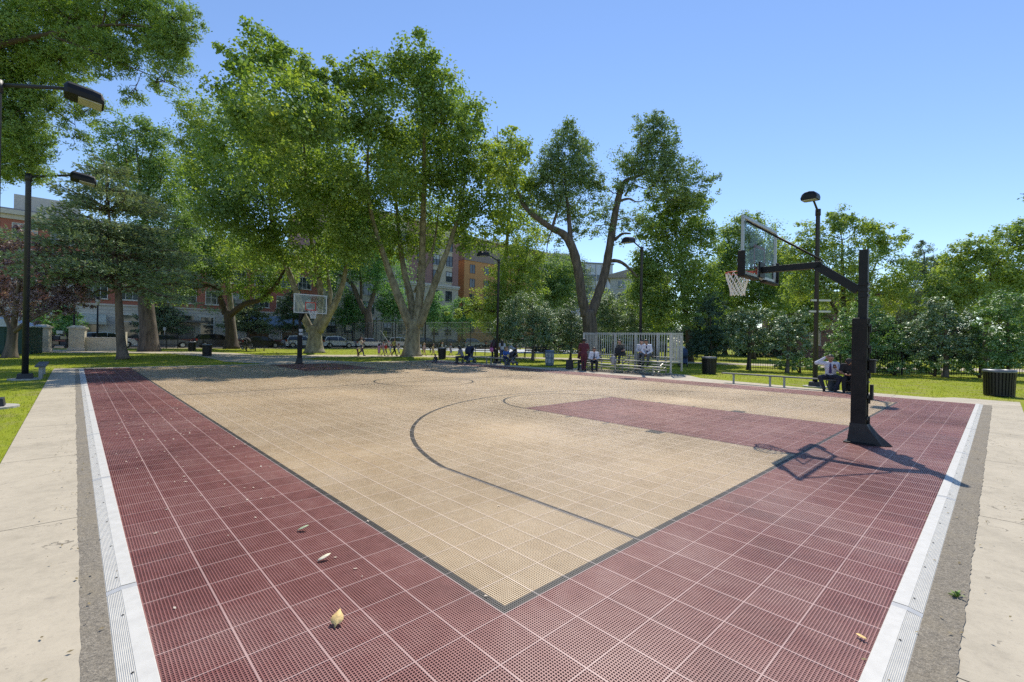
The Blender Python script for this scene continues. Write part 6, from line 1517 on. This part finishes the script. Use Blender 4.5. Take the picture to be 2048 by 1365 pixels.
# the two on the long right bench
p = C(2.18, 18.0, -.02); person('person in white shirt and purple tie on the right bench, hand raised to head', p, FACEC + .15, 1.78, 'sit', 'tan', (.014, .010, .009), 0, (.62, .64, .74), 'long', NAVY, tie=(.06, .045, .15), res=.018, phone=3, z=.42,
     elr=(.42, .10, .98), wrr=(.13, .10, 1.20), ell=(-.29, .10, .70), wrl=(-.17, .30, .84), knl=(-.30, .42, .50), knr=(.28, .44, .49), anl=(-.17, .38, .08), anr=(.16, .40, .08), head=(.0, .19, 1.16))
p = C(1.62, 18.02, -.02); person('person in black with dark cap seated on the right bench looking at a phone', p, FACEC + .1, 1.72, 'sit', 'tan', (.012, .010, .010), 0, (.02, .02, .024), 'short', (.016, .016, .018), res=.018, cap=(.03, .03, .034), phone=2, z=.42, lean=.14, head=(0, .32, 1.10))
# around the bleachers
p = at(1167, 741.5); person('person in maroon scrubs standing with back turned at the court edge', (p[0], p[1], -.01), -.1, 1.79, 'stand', 'brown', (.012, .010, .010), 0, (.10, .022, .035), 'short', (.10, .024, .036), res=.018, ell=(-.27, .02, 1.12), wrl=(-.16, .22, 1.05), elr=(.25, .0, 1.13), wrr=(.10, .22, 1.02), anl=(-.05, .02, .08), anr=(.07, -.03, .08), knl=(-.06, .05, .5), knr=(.09, .03, .5))
p = C(13.25, 18.75); person('person in white shirt and dark tie seated low on the front bleacher plank', p, FACEC + .75, 1.74, 'sit', 'tan', (.013, .010, .009), 0, (.66, .69, .78), 'long', CHAR, tie=(.03, .03, .06), z=.43, lean=.12)
p = C(13.95, 18.8); person('person in maroon jacket seated on the front bleacher plank behind the standing person', p, FACEC + .3, 1.70, 'sit', 'brown', (.012, .010, .009), 0, (.12, .03, .04), 'long', CHAR, z=.43, lean=.16)
p = C(12.15, 19.9); person('person in grey brown shirt seated mid bleachers behind a dark bag', p, FACEC - .1, 1.74, 'sit', 'light', (.014, .010, .009), 0, (.11, .105, .09), 'short', (.06, .06, .06), z=.88, lean=.14, kz=.90, anl=(-.12, .46, .50), anr=(.12, .46, .50))
p = C(10.55, 19.85); person('person in white shirt and blue tie seated on the upper bleacher plank at the right', p, FACEC + .2, 1.76, 'sit', 'tan', (.02, .013, .010), .03, (.64, .68, .80), 'long', (.10, .105, .11), tie=(.03, .04, .11), z=.88, lean=.22, kz=.92, anl=(-.12, .46, .50), anr=(.12, .46, .50), wrl=(-.04, .42, 1.0), wrr=(.04, .42, 1.0))
p = C(11.05, 20.0); person('person in pale shirt and grey trousers seated left of the white shirt with blue tie', p, FACEC + .45, 1.74, 'sit', 'light', (.03, .018, .012), 0, (.58, .60, .66), 'long', (.18, .18, .18), z=.88, lean=.08, kz=.92, anl=(-.12, .48, .50), anr=(.12, .48, .50))
t = thing('shoulder_bag', 'dark shoulder bag on the lap of the person in grey brown shirt', 'bag', C(12.1, 19.35, .97), FACEC)
mb = MB(); mb.box((0, 0, .17), (.36, .16, .34), taper=.9); mb.build('body', cloth((.018, .02, .028)), t, bevel=.03); mb = MB(); mb.tube([(-.12, 0, .33), (-.08, 0, .46), (.08, 0, .46), (.12, 0, .33)], .012, 6); mb.build('handle', cloth((.018, .02, .028)), t); mb = MB(); mb.ball((.07, -.085, .2), (.03, .006, .03)); mb.build('badge', cloth((.5, .5, .5)), t)
# the walking group of children
walk = [(716, 712, 1.14, 'bend', dict(skin='light', top=(.55, .45, .30), bottom=(.12, .02, .03), hair=(.06, .02, .05), sleeve='short'), 'child bending forward behind the woman at the left of the walking group', -PI / 2),
        (758, 712.5, 1.10, 'stand', dict(skin='tan', top=(.55, .25, .34), skirt=1, hair=(.03, .012, .016), hlen=.12, sleeve='none'), 'child in pink dress with back turned, left end of the row of children', .3),
        (766, 712.5, 1.28, 'walk', dict(skin='tan', top=(.50, .28, .30), bottom=(.45, .36, .28), legs='short', hair=(.012, .01, .01), pack=None), 'child in salmon top and beige shorts between the pink and red children', -PI / 2),
        (771.5, 712.5, 1.12, 'walk', dict(skin='light', top=(.55, .035, .025), bottom=(.20, .18, .10), legs='short', hair=(.40, .26, .12)), 'child in bright red top with fair hair in the row of children', -PI / 2),
        (780.5, 712.3, 1.05, 'walk', dict(skin='light', top=(.42, .46, .50), bottom=(.40, .42, .44), legs='short', hair=(.05, .04, .035)), 'child in grey blue clothes holding the leaning pole', -PI / 2),
        (797, 712.5, 1.13, 'walk', dict(skin='light', top=(.55, .42, .36), bottom=(.60, .58, .52), legs='short', hair=(.16, .07, .03), hlen=.10), 'child in pale pink top and white shorts just left of the plane trunk', -PI / 2),
        (848, 711.5, 1.18, 'walk', dict(skin='light', top=(.52, .40, .40), bottom=(.40, .25, .22), legs='short', hair=(.50, .36, .18), hlen=.16), 'fair haired child in pale pink just right of the plane trunk', -PI / 2),
        (866, 711.5, 1.12, 'walk', dict(skin='tan', top=(.50, .44, .22), skirt=1, hair=(.03, .015, .012), hlen=.10, pack=(.03, .03, .04)), 'child in yellow dress with dark backpack left of the black litter bin', -PI / 2),
        (884, 709, 1.25, 'stand', dict(skin='light', top=(.48, .50, .56), bottom=(.1, .1, .14), hair=(.10, .05, .03)), 'child in pale blue shirt behind the black litter bin', -PI / 2),
        (901, 711.5, 1.16, 'walk', dict(skin='tan', top=(.22, .25, .32), skirt=1, hair=(.10, .06, .015), hlen=.14), 'child in grey blue dress right of the black litter bin', -PI / 2)]
for px, py, hg, kd, kw, lab, rz in walk:
    p = at(px, py); person(lab, (p[0], p[1], -.025), rz, hg, kd, child=True, res=.026, group='children walking along the park path', **kw)
p = at(722, 712); person('auburn haired woman in cream top and dark jeans left of the children', (p[0], p[1], -.025), -PI / 2 + .2, 1.66, 'walk', 'light', (.12, .04, .015), .20, (.58, .47, .33), 'short', (.03, .035, .07), res=.022, female=True, elr=(.24, .14, 1.20), wrr=(.08, .26, 1.38), ell=(-.22, .12, 1.18), wrl=(-.05, .26, 1.34))
p = at(787.5, 712); person('woman in yellow vest with black backpack walking among the children', (p[0], p[1], -.025), -PI / 2, 1.58, 'walk', 'tan', (.012, .010, .009), .18, (.50, .46, .13), 'short', (.014, .014, .016), res=.022, female=True, pack=(.015, .015, .018))
a0 = at(779.5, 712.2); a_ = far(779.5, 689, a0[1]); b2 = far(762, 662, a0[1] + .2)
t = thing('pole', 'long pale pole leaning from the hands of a child in the walking group', 'pole', a_, 0)
mb = MB(); mb.tube([(0, 0, 0), (b2[0] - a_[0], b2[1] - a_[1], b2[2] - a_[2])], .022, 8); mb.build('shaft', M['white_plastic'], t); mb = MB(); mb.ball((b2[0] - a_[0], b2[1] - a_[1], b2[2] - a_[2]), .035); mb.build('tip', M['white_plastic'], t)
# seated adult by the stroller, toddler on the court edge
p = at(925, 727); person('dark haired woman in patterned top crouching beside the blue stroller', (p[0], p[1], -.02), 1.2, 1.62, 'sit', 'tan', (.015, .012, .010), .16, (.20, .19, .21), 'long', (.05, .05, .06), z=.40, res=.024, female=True, lean=.14)
p = at(872, 725); person('toddler in dark clothes sitting on the far court edge by the litter bin', (p[0], p[1], 0), PI - .3, .98, 'sit', 'tan', (.012, .010, .009), 0, (.03, .03, .035), 'long', (.15, .15, .17), child=True, z=.06, res=.024, knl=(-.16, .36, .22), knr=(.16, .36, .22), anl=(-.16, .62, .07), anr=(.16, .62, .07))
# three women behind the middle bench and the seated child
p = far(987, 724, 33.5); person('woman in dark clothes with very long hair left of the middle lamp post', (p[0], p[1], -.03), -.3, 1.68, 'stand', 'brown', (.02, .008, .010), .46, (.05, .015, .025), 'long', (.02, .016, .022), res=.024, female=True)
p = far(1004, 724, 33.8); person('woman with black hair, white top and blue jeans right of the middle lamp post', (p[0], p[1], -.03), -.1, 1.63, 'stand', 'tan', (.010, .009, .010), .34, (.50, .52, .62), 'short', (.06, .08, .18), res=.024, female=True)
p = far(1027, 722, 35); person('person in grey top and dark trousers bending over behind the seated child', (p[0], p[1], -.03), PI / 2, 1.70, 'bend', 'tan', (.010, .009, .010), .24, (.36, .38, .42), 'long', (.02, .02, .03), res=.024, female=True)
p = C(19.72, 18.12); person('fair haired child in bright blue shirt seated at the right end of the middle bench', (p[0], p[1], -.02), FACEC + 1.1, 1.35, 'sit', 'light', (.42, .26, .12), .05, (.05, .15, .50), 'short', (.03, .04, .08), child=True, z=.56, kz=.58, lean=.26, res=.022, anl=(-.12, .45, .1), anr=(.12, .45, .1))
p = far(983, 700, 33.2); t = thing('pink_bag', 'pink shoulder bag hanging at the side of the long haired woman', 'bag', p, 0)
mb = MB(); mb.ball((0, 0, 0), (.14, .07, .17), 12, 8); mb.build('body', cloth((.55, .16, .36)), t, True); mb = MB(); mb.tube([(-.1, 0, .1), (.0, 0, .55), (.1, 0, .1)], .012, 6); mb.build('strap', cloth((.4, .1, .25)), t)
# woman at the gate
p = far(103, 696, 47); person('woman in black dress standing in the open park gateway', (p[0], p[1], 0), -PI / 2, 1.66, 'stand', 'light', (.02, .015, .012), .1, (.018, .016, .02), 'short', (.02, .02, .02), res=.026, female=True, skirt=1, elr=(.2, .2, 1.28), wrr=(.15, .45, 1.25))
p = far(1362, 712, 33.5); person('person in white behind the dark stroller right of the bleachers', (p[0], p[1], -.03), PI, 1.66, 'stand', 'brown', (.012, .010, .010), .05, (.55, .58, .62), 'short', (.03, .03, .04), res=.024, female=True, elr=(.2, .18, 1.12), wrr=(.12, .38, 1.02), ell=(-.2, .18, 1.12), wrl=(-.12, .38, 1.02))

# ------------------------------------------------------------------ strollers
def stroller(loc, rz, label, col, col2, s=1.0):
    t = thing('stroller', label, 'stroller', loc, rz, 'pushchairs around the court'); c1, c2 = cloth(col), cloth(col2)
    mb = MB()
    for q in (-.24, .24):
        mb.tube(np.array([(q, .42, .16), (q, .1, .52), (q, -.38, .98), (q, -.46, 1.03)]) * s, .016, 6); mb.tube(np.array([(q, -.30, .14), (q, .0, .5), (q, .18, .62)]) * s, .015, 6)
    mb.tube(np.array([(-.24, -.46, 1.03), (.24, -.46, 1.03)]) * s, .02, 6); mb.tube(np.array([(-.24, -.3, .16), (.24, -.3, .16)]) * s, .013, 6)
    mb.build('frame', M['bench_leg'], t)
    mb = MB(); mb.prism([(-.30, .98), (-.24, 1.0), (-.08, .50), (.22, .47), (.30, .24), (.26, .22), (.16, .41), (-.14, .42)], -.22, .22, 'x')
    st = mb.build('seat', c1, t, bevel=.02)
    if s != 1: st.scale = (s, s, s)
    mb = MB(); V = []; n = 9
    for i in range(6):
        a = math.radians(95 - i * 26)
        for k in range(n):
            q = (k / (n - 1) - .5) * .52; bul = 1 - (abs(q) / .26) ** 4 * .3
            V.append((q * s, (-.16 + math.cos(a) * .42 * bul) * s, (.78 + math.sin(a) * .36 * bul) * s))
    mb.add(V, [(i * n + k, i * n + k + 1, (i + 1) * n + k + 1, (i + 1) * n + k) for i in range(5) for k in range(n - 1)])
    o = mb.build('canopy', c1, t, True); q = o.modifiers.new('solid', 'SOLIDIFY'); q.thickness = .012
    mb = MB(); mb.box((0, -.06 * s, .25 * s), (.40 * s, .42 * s, .14 * s), taper=1.1); mb.build('basket', c2, t, bevel=.02)
    for x_, y_, r in ((-.27, -.30, .14), (.27, -.30, .14), (-.2, .42, .11), (.2, .42, .11)):
        mb = MB(); mb.tube(np.array([(x_ - .02, y_, r), (x_ + .02, y_, r)]) * s, r * s, 16); w_ = mb.build('wheel', M['rubber'], t); mb = MB(); mb.tube(np.array([(x_ - .024, y_, r), (x_ + .024, y_, r)]) * s, r * .55 * s, 12); mb.build('hub', M['bench_leg'], w_)
    return t
p = at(938, 725.5); stroller((p[0], p[1], -.02), PI - .6, 'navy blue stroller at the far court edge left of the middle bench', (.018, .026, .06), (.22, .34, .5), 1.02)
p = at(1024, 730); stroller((p[0], p[1], -.02), 2.2, 'low grey and black stroller beside the child in blue', (.05, .05, .06), (.25, .22, .25), .8)
p = far(1366, 722, 31.5); stroller((p[0], p[1], -.03), PI - .3, 'dark blue stroller on the lawn right of the bleachers', (.035, .06, .12), (.03, .03, .035), 1.12)
p = at(495, 699); stroller((p[0], p[1], -.03), -PI / 2, 'black stroller parked by the path before the white saloon', (.02, .02, .024), (.35, .28, .18), 1.2)
